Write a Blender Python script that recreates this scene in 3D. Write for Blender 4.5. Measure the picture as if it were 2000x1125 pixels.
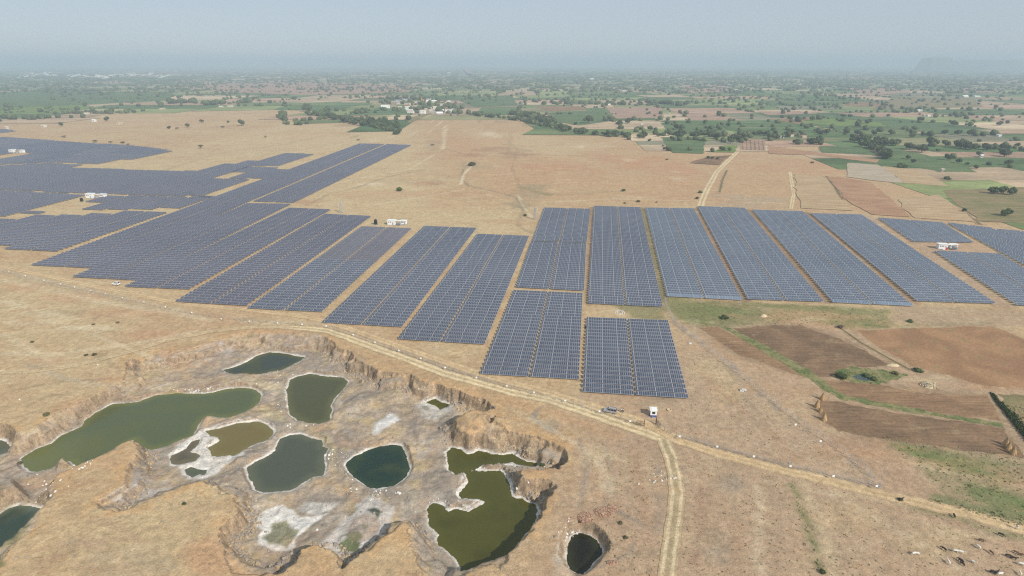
import bpy, bmesh, math, random
import numpy as np
from mathutils import Vector, Matrix
from math import sin, cos, atan, atan2, radians, hypot, pi, sqrt

R = random.Random(7)
NR = np.random.RandomState(11)
S = bpy.context.scene
for o in list(bpy.data.objects):
    bpy.data.objects.remove(o)
COL = S.collection

# ------------------------------------------------------------------ camera, sky, sun, exposure
FPX, CAMH = 1150.0, 110.0
PITCH = atan(440.0 / FPX)
cam = bpy.data.objects.new('camera', bpy.data.cameras.new('camera'))
COL.objects.link(cam)
cam.location = (0, 0, CAMH)
cam.rotation_euler = (pi / 2 - PITCH, 0, 0)
cam.data.sensor_width = 36
cam.data.lens = FPX / 2000 * 36
cam.data.clip_start = 1
cam.data.clip_end = 150000
S.camera = cam

SUN_EL, SUN_AZ = radians(36), radians(138)          # azimuth clockwise from +Y (the way the camera looks)
w = bpy.data.worlds.new('World')
S.world = w
w.use_nodes = True
nt = w.node_tree
nt.nodes.clear()
sky = nt.nodes.new('ShaderNodeTexSky')
sky.sky_type = 'NISHITA'
sky.sun_disc = False
sky.sun_elevation = SUN_EL
sky.sun_rotation = SUN_AZ
sky.altitude = 600
sky.air_density = 1.0
sky.dust_density = 0.6
sky.ozone_density = 3.0
bg = nt.nodes.new('ShaderNodeBackground')
bg.inputs['Strength'].default_value = 0.085
wo = nt.nodes.new('ShaderNodeOutputWorld')
hz = nt.nodes.new('ShaderNodeMix')          # dusty air whitens the whole clear sky
hz.data_type = 'RGBA'
hz.inputs[0].default_value = 0.80
hz.inputs[7].default_value = (4.45, 5.10, 5.75, 1)
nt.links.new(sky.outputs[0], hz.inputs[6])
nt.links.new(hz.outputs[2], bg.inputs[0])
nt.links.new(bg.outputs[0], wo.inputs[0])

sl = bpy.data.lights.new('sun', 'SUN')
sl.energy = 3.7
sl.angle = radians(0.6)
sl.color = (1.0, 0.94, 0.85)
so = bpy.data.objects.new('sun', sl)
COL.objects.link(so)
sd = Vector((sin(SUN_AZ) * cos(SUN_EL), cos(SUN_AZ) * cos(SUN_EL), sin(SUN_EL)))
so.rotation_euler = sd.to_track_quat('Z', 'Y').to_euler()
so.location = sd * 500

S.view_settings.view_transform = 'Standard'
S.view_settings.look = 'None'
S.view_settings.exposure = 0.38
S.view_settings.gamma = 1
S.view_settings.use_curve_mapping = False
S.render.engine = 'CYCLES'
S.cycles.max_bounces = 4
S.cycles.diffuse_bounces = 2
S.cycles.glossy_bounces = 2
S.cycles.volume_bounces = 1
S.cycles.use_denoising = False
S.cycles.pixel_filter_type = 'BLACKMAN_HARRIS'
S.cycles.filter_width = 1.25
HAZE_DENSITY = 0.00022
HAZE_COLOR = (0.545, 0.675, 0.79, 1)

# ------------------------------------------------------------------ geometry helpers
CP, SP = cos(PITCH), sin(PITCH)


def G(px, py, z=0.0):
    """point of the photograph (2000 x 1125) -> ground position at height z"""
    a = (px - 1000) / FPX
    b = (562 - py) / FPX
    dx, dy, dz = a, CP + b * SP, -SP + b * CP
    t = (z - CAMH) / dz
    return (dx * t, dy * t)


def GP(pts, z=0.0):
    return np.array([G(p[0], p[1], z) for p in pts])


def _hash(ix, iy, seed):
    n = (ix.astype(np.int64) * 374761393 + iy.astype(np.int64) * 668265263 + seed * 144269) & 0x7fffffff
    n = ((n ^ (n >> 13)) * 1274126177) & 0x7fffffff
    n = (n ^ (n >> 16)) & 0xffff
    return n / 65535.0


def vnoise(x, y, seed=0):
    ix, iy = np.floor(x), np.floor(y)
    fx, fy = x - ix, y - iy
    fx = fx * fx * (3 - 2 * fx)
    fy = fy * fy * (3 - 2 * fy)
    a = _hash(ix, iy, seed)
    b = _hash(ix + 1, iy, seed)
    c = _hash(ix, iy + 1, seed)
    d = _hash(ix + 1, iy + 1, seed)
    return (a * (1 - fx) + b * fx) * (1 - fy) + (c * (1 - fx) + d * fx) * fy


def fbm(x, y, sc, oct=3, seed=0):
    """roughly -1..1"""
    t, amp, tot = 0, 1.0, 0
    x = x / sc
    y = y / sc
    for k in range(oct):
        t = t + amp * (vnoise(x, y, seed + 17 * k) * 2 - 1)
        tot += amp
        x, y = x * 2.03 + 7.1, y * 2.03 + 3.7
        amp *= 0.55
    return t / tot


def sdf(x, y, poly):
    """signed distance, positive inside"""
    d = np.full(x.shape, 1e18)
    ins = np.zeros(x.shape, bool)
    n = len(poly)
    for i in range(n):
        ax, ay = poly[i]
        bx, by = poly[(i + 1) % n]
        ex, ey = bx - ax, by - ay
        wx, wy = x - ax, y - ay
        t = np.clip((wx * ex + wy * ey) / (ex * ex + ey * ey + 1e-12), 0, 1)
        d = np.minimum(d, (wx - ex * t) ** 2 + (wy - ey * t) ** 2)
        if ay != by:
            c = ((ay > y) != (by > y)) & (x < (bx - ax) * (y - ay) / (by - ay) + ax)
            ins ^= c
    d = np.sqrt(d)
    return np.where(ins, d, -d)


def inside(x, y, poly):
    ins = False
    n = len(poly)
    j = n - 1
    for i in range(n):
        if (poly[i][1] > y) != (poly[j][1] > y) and x < (poly[j][0] - poly[i][0]) * (y - poly[i][1]) / (poly[j][1] - poly[i][1]) + poly[i][0]:
            ins = not ins
        j = i
    return ins


def linedist(x, y, pts):
    d = np.full(x.shape, 1e18)
    for (ax, ay), (bx, by) in zip(pts[:-1], pts[1:]):
        ex, ey = bx - ax, by - ay
        t = np.clip(((x - ax) * ex + (y - ay) * ey) / (ex * ex + ey * ey + 1e-12), 0, 1)
        d = np.minimum(d, (x - ax - ex * t) ** 2 + (y - ay - ey * t) ** 2)
    return np.sqrt(d)


def sstep(a, b, x):
    t = np.clip((x - a) / (b - a), 0, 1)
    return t * t * (3 - 2 * t)


class MB:
    """collects faces for one mesh"""

    def __init__(s):
        s.v, s.f, s.m, s.mats = [], [], [], []

    def mi(s, mat):
        if mat not in s.mats:
            s.mats.append(mat)
        return s.mats.index(mat)

    def add(s, vs, fs, mat, M=None):
        b = len(s.v)
        if M is not None:
            vs = [tuple(M @ Vector(p)) for p in vs]
        s.v += [tuple(p) for p in vs]
        s.f += [tuple(b + i for i in f) for f in fs]
        s.m += [s.mi(mat)] * len(fs)
        return s

    def box(s, c, d, mat, rz=0, taper=1.0, M=None):
        x, y, z = d[0] / 2, d[1] / 2, d[2] / 2
        t = taper
        vs = [(-x, -y, -z), (x, -y, -z), (x, y, -z), (-x, y, -z), (-x * t, -y * t, z), (x * t, -y * t, z), (x * t, y * t, z), (-x * t, y * t, z)]
        A = Matrix.Translation(c) @ Matrix.Rotation(rz, 4, 'Z')
        if M is not None:
            A = M @ A
        return s.add(vs, [(0, 3, 2, 1), (4, 5, 6, 7), (0, 1, 5, 4), (1, 2, 6, 5), (2, 3, 7, 6), (3, 0, 4, 7)], mat, A)

    def tube(s, p, q, r0, r1, mat, n=8, cap=True):
        p, q = Vector(p), Vector(q)
        ax = (q - p).normalized()
        u = ax.orthogonal().normalized()
        v = ax.cross(u)
        vs = []
        for c, r in ((p, r0), (q, r1)):
            for k in range(n):
                a = 2 * pi * k / n
                vs.append(tuple(c + (u * cos(a) + v * sin(a)) * r))
        fs = [(k, (k + 1) % n, n + (k + 1) % n, n + k) for k in range(n)]
        if cap:
            fs += [tuple(range(n - 1, -1, -1)), tuple(range(n, 2 * n))]
        return s.add(vs, fs, mat)

    def lathe(s, prof, mat, n=12, c=(0, 0, 0)):
        vs, fs = [], []
        for r, z in prof:
            for k in range(n):
                a = 2 * pi * k / n
                vs.append((c[0] + r * cos(a), c[1] + r * sin(a), c[2] + z))
        for i in range(len(prof) - 1):
            for k in range(n):
                fs.append((i * n + k, i * n + (k + 1) % n, (i + 1) * n + (k + 1) % n, (i + 1) * n + k))
        fs.append(tuple(range(n - 1, -1, -1)))
        fs.append(tuple(range((len(prof) - 1) * n, len(prof) * n)))
        return s.add(vs, fs, mat)

    def mesh(s, name, smooth=False):
        me = bpy.data.meshes.new(name)
        me.from_pydata(s.v, [], s.f)
        for m in s.mats:
            me.materials.append(m)
        me.polygons.foreach_set('material_index', s.m)
        if smooth:
            me.polygons.foreach_set('use_smooth', [True] * len(me.polygons))
        me.update()
        return me


def obj(name, me, parent=None, loc=None):
    o = bpy.data.objects.new(name, me)
    COL.objects.link(o)
    if parent is not None:
        o.parent = parent
    if loc is not None:
        o.location = loc
    return o


def tag(o, label=None, cat=None, group=None, kind=None):
    if label:
        o['label'] = label
    if cat:
        o['category'] = cat
    if group:
        o['group'] = group
    if kind:
        o['kind'] = kind
    return o


def thing(name, label, cat, loc=(0, 0, 0), rz=0, group=None):
    o = bpy.data.objects.new(name, None)
    COL.objects.link(o)
    o.location = loc
    o.rotation_euler = (0, 0, rz)
    o.empty_display_size = 0.5
    return tag(o, label, cat, group)


def copy_tree(o, parent=None):
    c = o.copy()
    COL.objects.link(c)
    c.parent = parent
    for ch in list(o.children):
        copy_tree(ch, c)
    return c


def np_mesh(name, V, F, mats, mi=None, attr=None, smooth=False):
    """V (n,3), F (m,4) or (m,3)"""
    me = bpy.data.meshes.new(name)
    n, m, k = len(V), len(F), F.shape[1]
    me.vertices.add(n)
    me.vertices.foreach_set('co', np.asarray(V, np.float32).ravel())
    me.loops.add(m * k)
    me.loops.foreach_set('vertex_index', np.asarray(F, np.int32).ravel())
    me.polygons.add(m)
    me.polygons.foreach_set('loop_start', np.arange(0, m * k, k, dtype=np.int32))
    me.polygons.foreach_set('loop_total', np.full(m, k, np.int32))
    for t in mats:
        me.materials.append(t)
    if mi is not None:
        me.polygons.foreach_set('material_index', np.asarray(mi, np.int32))
    if smooth:
        me.polygons.foreach_set('use_smooth', np.ones(m, bool))
    me.update(calc_edges=True)
    if attr is not None:
        a = me.color_attributes.new('Col', 'FLOAT_COLOR', 'POINT')
        a.data.foreach_set('color', np.asarray(attr, np.float32).ravel())
    return me


# ------------------------------------------------------------------ materials
def newmat(name):
    m = bpy.data.materials.new(name)
    m.use_nodes = True
    t = m.node_tree
    t.nodes.clear()
    out = t.nodes.new('ShaderNodeOutputMaterial')
    b = t.nodes.new('ShaderNodeBsdfPrincipled')
    t.links.new(b.outputs[0], out.inputs[0])
    b.inputs['Specular IOR Level'].default_value = 0.3
    return m, t, b


def node(t, kind, **kw):
    n = t.nodes.new(kind)
    for k, v in kw.items():
        setattr(n, k, v)
    return n


def noise(t, vec, scale, detail=3, rough=0.55, dist=0.0):
    n = t.nodes.new('ShaderNodeTexNoise')
    n.inputs['Scale'].default_value = scale
    n.inputs['Detail'].default_value = detail
    n.inputs['Roughness'].default_value = rough
    n.inputs['Distortion'].default_value = dist
    t.links.new(vec, n.inputs['Vector'])
    return n.outputs['Fac']


def remap(t, x, a, b, c, d):
    n = t.nodes.new('ShaderNodeMapRange')
    n.inputs[1].default_value = a
    n.inputs[2].default_value = b
    n.inputs[3].default_value = c
    n.inputs[4].default_value = d
    t.links.new(x, n.inputs[0])
    return n.outputs[0]


def mix(t, fac, a, b, mode='MIX'):
    n = t.nodes.new('ShaderNodeMix')
    n.data_type = 'RGBA'
    n.blend_type = mode
    for i, v in ((0, fac), (6, a), (7, b)):
        if isinstance(v, (int, float)):
            n.inputs[i].default_value = v
        elif isinstance(v, tuple):
            n.inputs[i].default_value = (*v, 1) if len(v) == 3 else v
        else:
            t.links.new(v, n.inputs[i])
    return n.outputs[2]


def mul(t, a, b, op='MULTIPLY'):
    n = t.nodes.new('ShaderNodeMath')
    n.operation = op
    for i, v in ((0, a), (1, b)):
        if isinstance(v, (int, float)):
            n.inputs[i].default_value = v
        else:
            t.links.new(v, n.inputs[i])
    return n.outputs[0]


def grey(t, x):
    n = t.nodes.new('ShaderNodeCombineColor')
    for i in range(3):
        t.links.new(x, n.inputs[i])
    return n.outputs[0]


def coords(t, stretch=None, rot=0.0):
    c = t.nodes.new('ShaderNodeNewGeometry').outputs['Position']
    if stretch or rot:
        m = t.nodes.new('ShaderNodeMapping')
        m.inputs['Rotation'].default_value = (0, 0, rot)
        if stretch:
            m.inputs['Scale'].default_value = stretch
        t.links.new(c, m.inputs[0])
        c = m.outputs[0]
    return c


def ground_material():
    m, t, b = newmat('dry_ground')
    P = coords(t)
    big = remap(t, noise(t, P, 0.013, 4, 0.6, 0.4), 0.38, 0.64, 0, 1)
    med = remap(t, noise(t, P, 0.07, 5, 0.65, 0.6), 0.35, 0.68, 0, 1)
    fine = noise(t, P, 0.55, 5, 0.7)
    grit = noise(t, P, 2.3, 3, 0.7)
    c = mix(t, big, (0.445, 0.322, 0.182), (0.420, 0.270, 0.152))
    c = mix(t, mul(t, med, 0.45), c, (0.54, 0.43, 0.25))
    Pst = coords(t, (1.0, 2.6, 1.0), 0.35)
    streak = remap(t, noise(t, Pst, 0.045, 5, 0.7, 0.8), 0.60, 0.76, 0, 1)
    c = mix(t, mul(t, streak, 0.55), c, (0.36, 0.20, 0.115))
    tuft = remap(t, noise(t, Pst, 0.25, 4, 0.7, 0.5), 0.58, 0.72, 0, 1)
    c = mix(t, mul(t, tuft, 0.30), c, (0.25, 0.205, 0.12))
    at = node(t, 'ShaderNodeAttribute', attribute_name='Col')
    c = mix(t, at.outputs['Alpha'], c, at.outputs['Color'])
    # erosion runnels: thin dark wandering lines, and blotches of bare soil
    for sc_, wd_, k_ in ((0.022, 0.016, 0.50), (0.075, 0.022, 0.38), (0.21, 0.03, 0.25)):
        vn = noise(t, coords(t, (1.0, 1.7, 1.0), 0.5), sc_, 5, 0.62, 1.4)
        ab = mul(t, mul(t, vn, 0.5, 'SUBTRACT'), 0.0, 'ADD')
        m_abs = t.nodes.new('ShaderNodeMath')
        m_abs.operation = 'ABSOLUTE'
        t.links.new(ab, m_abs.inputs[0])
        ln = remap(t, m_abs.outputs[0], 0.0, wd_, 1.0, 0.0)
        gate = remap(t, noise(t, P, sc_ * 0.6, 2), 0.48, 0.62, 0, 1)
        c = mix(t, mul(t, mul(t, ln, gate), k_), c, (0.27, 0.185, 0.105))
    blot = remap(t, noise(t, P, 0.11, 6, 0.75, 0.9), 0.57, 0.70, 0, 0.5)
    c = mix(t, blot, c, (0.42, 0.25, 0.135))
    P2 = coords(t, (0.6, 1.3, 1.0), -0.3)
    wide = remap(t, noise(t, P2, 0.028, 6, 0.7, 1.0), 0.54, 0.66, 0, 0.55)
    c = mix(t, wide, c, (0.41, 0.245, 0.135))
    pale = remap(t, noise(t, P2, 0.045, 6, 0.72, 0.6), 0.57, 0.70, 0, 0.5)
    c = mix(t, pale, c, (0.56, 0.46, 0.28))
    blot2 = remap(t, noise(t, P, 0.19, 6, 0.78, 0.5), 0.60, 0.72, 0, 0.5)
    c = mix(t, blot2, c, (0.60, 0.49, 0.31))
    # bare rock shows where the ground is steep
    gN = t.nodes.new('ShaderNodeNewGeometry')
    sep = t.nodes.new('ShaderNodeSeparateXYZ')
    t.links.new(gN.outputs['True Normal'], sep.inputs[0])
    steep = remap(t, sep.outputs[2], 0.86, 0.6, 0, 1)
    Pz = coords(t, (1.0, 1.0, 0.28))
    rockn = noise(t, Pz, 0.8, 5, 0.75, 0.8)
    rock = mix(t, remap(t, rockn, 0.35, 0.65, 0, 1), (0.17, 0.125, 0.09), (0.42, 0.305, 0.195))
    crk = remap(t, noise(t, coords(t, (1.0, 1.0, 0.35)), 1.3, 5, 0.8, 1.6), 0.36, 0.48, 0.45, 1.0)
    rock = mix(t, 1.0, rock, grey(t, crk), 'MULTIPLY')
    c = mix(t, mul(t, steep, 0.85), c, rock)
    f = mul(t, remap(t, fine, 0.3, 0.7, 0.74, 1.26), remap(t, grit, 0.3, 0.7, 0.80, 1.22))
    f = mul(t, f, remap(t, noise(t, P, 0.16, 4, 0.7, 0.7), 0.3, 0.7, 0.86, 1.12))
    spot = remap(t, noise(t, P, 1.1, 2, 0.5), 0.66, 0.74, 1.0, 0.62)
    f = mul(t, f, spot)
    c = mix(t, 1.0, c, grey(t, f), 'MULTIPLY')
    t.links.new(c, b.inputs['Base Color'])
    b.inputs['Roughness'].default_value = 0.95
    b.inputs['Specular IOR Level'].default_value = 0.1
    bp = t.nodes.new('ShaderNodeBump')
    bp.inputs['Strength'].default_value = 0.8
    bp.inputs['Distance'].default_value = 0.45
    hn = mul(t, mul(t, noise(t, P, 0.35, 6, 0.75), 1.0), mul(t, grit, 0.3), 'ADD')
    t.links.new(hn, bp.inputs['Height'])
    t.links.new(bp.outputs[0], b.inputs['Normal'])
    return m


def field_material(name, c1, c2, furrow=0.0, ang=0.0, sc=0.09, spread=0.12, c3=None):
    m, t, b = newmat(name)

    P = coords(t)
    a = remap(t, noise(t, P, sc, 5, 0.65, 0.5), 0.5 - spread, 0.5 + spread, 0, 1)
    c = mix(t, a, c1, c2)
    if c3:
        a3 = remap(t, noise(t, P, sc * 3, 4, 0.7, 0.4), 0.56, 0.7, 0, 0.8)
        c = mix(t, a3, c, c3)
    fine = noise(t, P, 0.9, 4, 0.75)
    f = remap(t, fine, 0.3, 0.7, 0.78, 1.2)
    if furrow:
        Pf = coords(t, (0.08, 1.0, 1.0), ang)
        ln = noise(t, Pf, furrow, 3, 0.6)
        f = mul(t, f, remap(t, ln, 0.35, 0.65, 0.82, 1.16))
    c = mix(t, 1.0, c, grey(t, f), 'MULTIPLY')
    t.links.new(c, b.inputs['Base Color'])
    b.inputs['Roughness'].default_value = 0.95
    b.inputs['Specular IOR Level'].default_value = 0.1
    bp = t.nodes.new('ShaderNodeBump')
    bp.inputs['Strength'].default_value = 0.6
    bp.inputs['Distance'].default_value = 0.3
    t.links.new(fine, bp.inputs['Height'])
    t.links.new(bp.outputs[0], b.inputs['Normal'])
    return m


def plain(name, col, rough=0.6, metal=0.0, var=0.12, scale=3.0):
    m, t, b = newmat(name)
    tc = t.nodes.new('ShaderNodeTexCoord')
    n = noise(t, tc.outputs['Object'], scale, 4, 0.6)
    f = remap(t, n, 0.3, 0.7, 1 - var, 1 + var)
    c = mix(t, 1.0, col, grey(t, f), 'MULTIPLY')
    t.links.new(c, b.inputs['Base Color'])
    b.inputs['Roughness'].default_value = rough
    b.inputs['Metallic'].default_value = metal
    return m


def leaf_material(name, dark, light):
    m, t, b = newmat(name)
    at = node(t, 'ShaderNodeAttribute', attribute_name='Col')
    oi = t.nodes.new('ShaderNodeObjectInfo')
    sep = t.nodes.new('ShaderNodeSeparateColor')
    t.links.new(at.outputs['Color'], sep.inputs[0])
    c = mix(t, sep.outputs[0], dark, light)
    v = remap(t, oi.outputs['Random'], 0, 1, 0.7, 1.35)
    P = coords(t)
    v2 = remap(t, noise(t, P, 0.035, 2), 0.35, 0.65, 0.75, 1.25)
    c = mix(t, 1.0, c, grey(t, mul(t, v, v2)), 'MULTIPLY')
    hue = remap(t, noise(t, P, 0.011, 3), 0.4, 0.62, 0, 0.45)
    c = mix(t, hue, c, mix(t, sep.outputs[0], (0.045, 0.045, 0.022), (0.13, 0.125, 0.06)))
    t.links.new(c, b.inputs['Base Color'])
    b.inputs['Roughness'].default_value = 0.8
    b.inputs['Specular IOR Level'].default_value = 0.15
    return m


def water_material(name, deep, shallow, sc=0.05, lo=0.5, hi=0.75, rough=0.12):
    m, t, b = newmat(name)
    P = coords(t)
    a = remap(t, noise(t, P, sc, 4, 0.6, 0.8), lo, hi, 0, 1)
    c = mix(t, a, deep, shallow)
    at = node(t, 'ShaderNodeAttribute', attribute_name='Col')
    edge = tuple(min(1, q * 1.25 + e) for q, e in zip(shallow, (0.022, 0.018, 0.002)))
    c = mix(t, mul(t, at.outputs['Fac'], 0.25 if name in ('pond_black', 'pond_teal') else 0.7), c, edge)
    scum = remap(t, noise(t, P, 0.45, 5, 0.75, 0.6), 0.62, 0.72, 0, 0.35)
    c = mix(t, mul(t, scum, at.outputs['Fac']), c, (0.22, 0.21, 0.12))
    t.links.new(c, b.inputs['Base Color'])
    b.inputs['Roughness'].default_value = rough
    b.inputs['IOR'].default_value = 1.33
    b.inputs['Specular IOR Level'].default_value = 0.35
    bp = t.nodes.new('ShaderNodeBump')
    bp.inputs['Strength'].default_value = 0.08
    bp.inputs['Distance'].default_value = 0.04
    t.links.new(noise(t, P, 2.5, 3), bp.inputs['Height'])
    t.links.new(bp.outputs[0], b.inputs['Normal'])
    return m


def glass_panel(name, c1, c2, rough=0.22):
    m, t, b = newmat(name)
    P = coords(t)
    a = remap(t, noise(t, P, 0.02, 3, 0.6), 0.38, 0.62, 0, 1)
    c = mix(t, a, c1, c2)
    n2 = remap(t, noise(t, P, 0.35, 3, 0.7), 0.3, 0.7, 0.82, 1.2)
    c = mix(t, 1.0, c, grey(t, n2), 'MULTIPLY')
    t.links.new(c, b.inputs['Base Color'])
    b.inputs['Roughness'].default_value = rough
    b.inputs['IOR'].default_value = 1.5
    b.inputs['Specular IOR Level'].default_value = 0.5
    return m


M_ground = ground_material()
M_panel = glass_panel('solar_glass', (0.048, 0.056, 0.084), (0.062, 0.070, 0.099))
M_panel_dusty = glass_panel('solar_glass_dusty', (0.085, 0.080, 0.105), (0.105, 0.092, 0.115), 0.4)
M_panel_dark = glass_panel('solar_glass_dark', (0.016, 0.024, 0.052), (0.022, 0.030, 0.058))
M_panel_bright = glass_panel('solar_glass_sheen', (0.10, 0.14, 0.20), (0.14, 0.18, 0.24))  # stronger reflection of the steep front rows put into a paler base colour
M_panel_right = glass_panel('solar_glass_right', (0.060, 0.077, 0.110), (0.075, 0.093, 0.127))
M_alu = plain('aluminium_frame', (0.31, 0.335, 0.375), 0.45, 0.0, 0.08)
M_alu_dull = plain('dull_frame', (0.30, 0.305, 0.345), 0.5, 0.0, 0.08)
M_galv = plain('galvanised_steel', (0.36, 0.37, 0.39), 0.5, 0.0, 0.1)
M_back = plain('panel_back', (0.30, 0.31, 0.33), 0.7)
M_plate = plain('pale_plate', (0.27, 0.27, 0.27), 0.6)
M_white = plain('white_paint', (0.78, 0.78, 0.76), 0.5, 0, 0.05)
M_cream = plain('cream_wall', (0.60, 0.55, 0.45), 0.8, 0, 0.12, 0.8)
M_ochre = plain('ochre_wall', (0.48, 0.38, 0.26), 0.85, 0, 0.15, 0.8)
M_mud = plain('brown_wall', (0.30, 0.22, 0.16), 0.9, 0, 0.2, 0.8)
M_roofgrey = plain('sheet_roof', (0.34, 0.33, 0.33), 0.6, 0, 0.15, 1.0)
M_rooftile = plain('clay_roof', (0.33, 0.17, 0.11), 0.8, 0, 0.2, 1.0)
M_orange = plain('saffron_paint', (0.80, 0.33, 0.10), 0.6, 0, 0.06)
M_blue = plain('blue_paint', (0.05, 0.07, 0.25), 0.5, 0, 0.06)
M_red = plain('red_paint', (0.45, 0.05, 0.04), 0.5, 0, 0.06)
M_black = plain('black_plastic', (0.018, 0.018, 0.02), 0.45, 0, 0.1)
M_window = plain('dark_glass', (0.02, 0.025, 0.03), 0.1, 0, 0.1)
M_tyre = plain('tyre_rubber', (0.02, 0.02, 0.02), 0.8)
M_carsilver = plain('silver_paint', (0.42, 0.42, 0.43), 0.3, 0.3, 0.03)
M_lamp = plain('lamp_glass', (0.7, 0.7, 0.68), 0.2)
M_bark = plain('bark', (0.10, 0.075, 0.05), 0.9, 0, 0.25)
M_straw = plain('straw', (0.42, 0.27, 0.13), 0.95, 0, 0.3, 5.0)
M_strawpale = plain('pale_straw', (0.52, 0.42, 0.26), 0.95, 0, 0.2, 2.0)
M_rust = plain('dark_rusty_steel', (0.09, 0.05, 0.04), 0.8)
M_brick = plain('red_brick', (0.32, 0.185, 0.12), 0.9, 0, 0.35, 2.5)
M_brickpale = plain('pale_brick', (0.46, 0.32, 0.22), 0.9, 0, 0.3, 2.5)
M_rockwhite = plain('white_stone', (0.68, 0.65, 0.60), 0.9, 0, 0.15)
M_rock = plain('grey_stone', (0.28, 0.24, 0.20), 0.95, 0, 0.3, 1.2)
M_rocktan = plain('tan_stone', (0.42, 0.31, 0.19), 0.95, 0, 0.3, 1.2)
M_skin = plain('brown_skin', (0.16, 0.08, 0.05), 0.7)
M_trouser = plain('dark_cloth', (0.03, 0.03, 0.045), 0.9)
M_cloth = plain('white_cloth', (0.72, 0.71, 0.70), 0.9, 0, 0.05)
M_cowwhite = plain('white_hide', (0.66, 0.62, 0.55), 0.85, 0, 0.08)
M_cowblack = plain('black_hide', (0.022, 0.018, 0.018), 0.8, 0, 0.2)
M_cowbrown = plain('brown_hide', (0.14, 0.075, 0.045), 0.85, 0, 0.2)
M_leaf = leaf_material('leaves_dark', (0.026, 0.042, 0.018), (0.11, 0.14, 0.055))
M_leafg = leaf_material('leaves_green', (0.03, 0.055, 0.016), (0.11, 0.17, 0.045))
M_leafdry = leaf_material('leaves_dry', (0.05, 0.05, 0.025), (0.16, 0.14, 0.07))

# ------------------------------------------------------------------ traced outlines (photo points)
PIT = [(-250, 900), (-60, 838), (0, 834), (30, 836), (52, 838), (72, 826), (95, 812), (112, 800), (146, 785), (165, 780), (190, 770), (235, 738),
       (252, 700), (275, 702), (300, 690), (320, 684), (350, 682), (380, 675), (410, 664), (440, 656), (470, 650), (500, 644), (540, 645),
       (575, 649), (610, 651), (645, 652), (652, 668), (664, 680), (690, 684), (697, 703), (715, 712), (740, 722), (765, 726), (800, 733), (825, 740),
       (860, 752), (895, 762), (920, 772), (942, 778), (957, 785), (967, 797), (938, 805), (915, 812), (893, 822), (903, 845), (935, 842), (955, 815),
       (968, 812), (966, 828), (985, 836), (1008, 842), (1030, 848), (1052, 854), (1078, 862), (1098, 868), (1112, 876), (1104, 892), (1086, 912),
       (1062, 917), (1019, 916), (1018, 933), (1036, 934), (1060, 932), (1080, 939), (1089, 953), (1073, 962), (1061, 976), (1063, 992), (1050, 1012),
       (1036, 1045), (1011, 1070), (985, 1096), (945, 1106), (920, 1119), (905, 1140), (880, 1185), (835, 1185), (815, 1130), (800, 1075), (790, 1040), (790, 1026),
       (762, 1045), (735, 1064), (700, 1085), (668, 1102), (662, 1096), (656, 1080), (640, 1072), (610, 1068), (592, 1070), (582, 1081), (560, 1105),
       (540, 1117), (500, 1118), (465, 1113), (445, 1100), (437, 1085), (432, 1065), (426, 1050), (430, 1030), (446, 1015), (461, 1004), (456, 967),
       (430, 955), (390, 946), (350, 955), (280, 983), (225, 1001), (186, 996), (186, 980), (210, 968), (228, 957), (240, 948), (236, 928), (241, 906), (256, 890),
       (268, 876), (260, 861), (240, 866), (222, 880), (190, 898), (155, 909), (122, 925), (118, 955), (100, 975), (84, 992), (75, 1020),
       (52, 1045), (20, 1075), (0, 1096), (-60, 1150), (-350, 1150)]
MOUND = [(-60, 945), (0, 930), (22, 931), (36, 955), (32, 975), (15, 990), (-30, 1010), (-90, 1010)]
PIT2 = [(1100, 1140), (1094, 1090), (1104, 1048), (1125, 1034), (1160, 1034), (1185, 1046), (1193, 1060), (1186, 1074), (1165, 1098), (1148, 1125), (1140, 1140)]
GENTLE = [(420, 662, 13), (500, 650, 12), (570, 652, 12), (625, 655, 8), (300, 692, 7), (340, 684, 8), (130, 792, 9), (60, 838, 9), (-10, 836, 9), (220, 750, 12), (1110, 1040, 7), (1140, 1030, 6), (1170, 1030, 5), (1095, 1070, 8), (350, 684, 6), (450, 655, 6), (380, 676, 6), (830, 742, 5), (620, 650, 5), (100, 806, 5), (20, 840, 5), (175, 765, 18), (120, 940, 8), (60, 1010, 12), (225, 885, 7), (170, 915, 7), (930, 850, 7), (960, 845, 4), (800, 1090, 12), (860, 1150, 16), (1095, 1100, 8),
          (1105, 1045, 4), (330, 960, 7), (290, 975, 5), (370, 950, 4), (60, 850, 4), (550, 660, 4), (320, 700, 4), (780, 1020, 4)]
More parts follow.
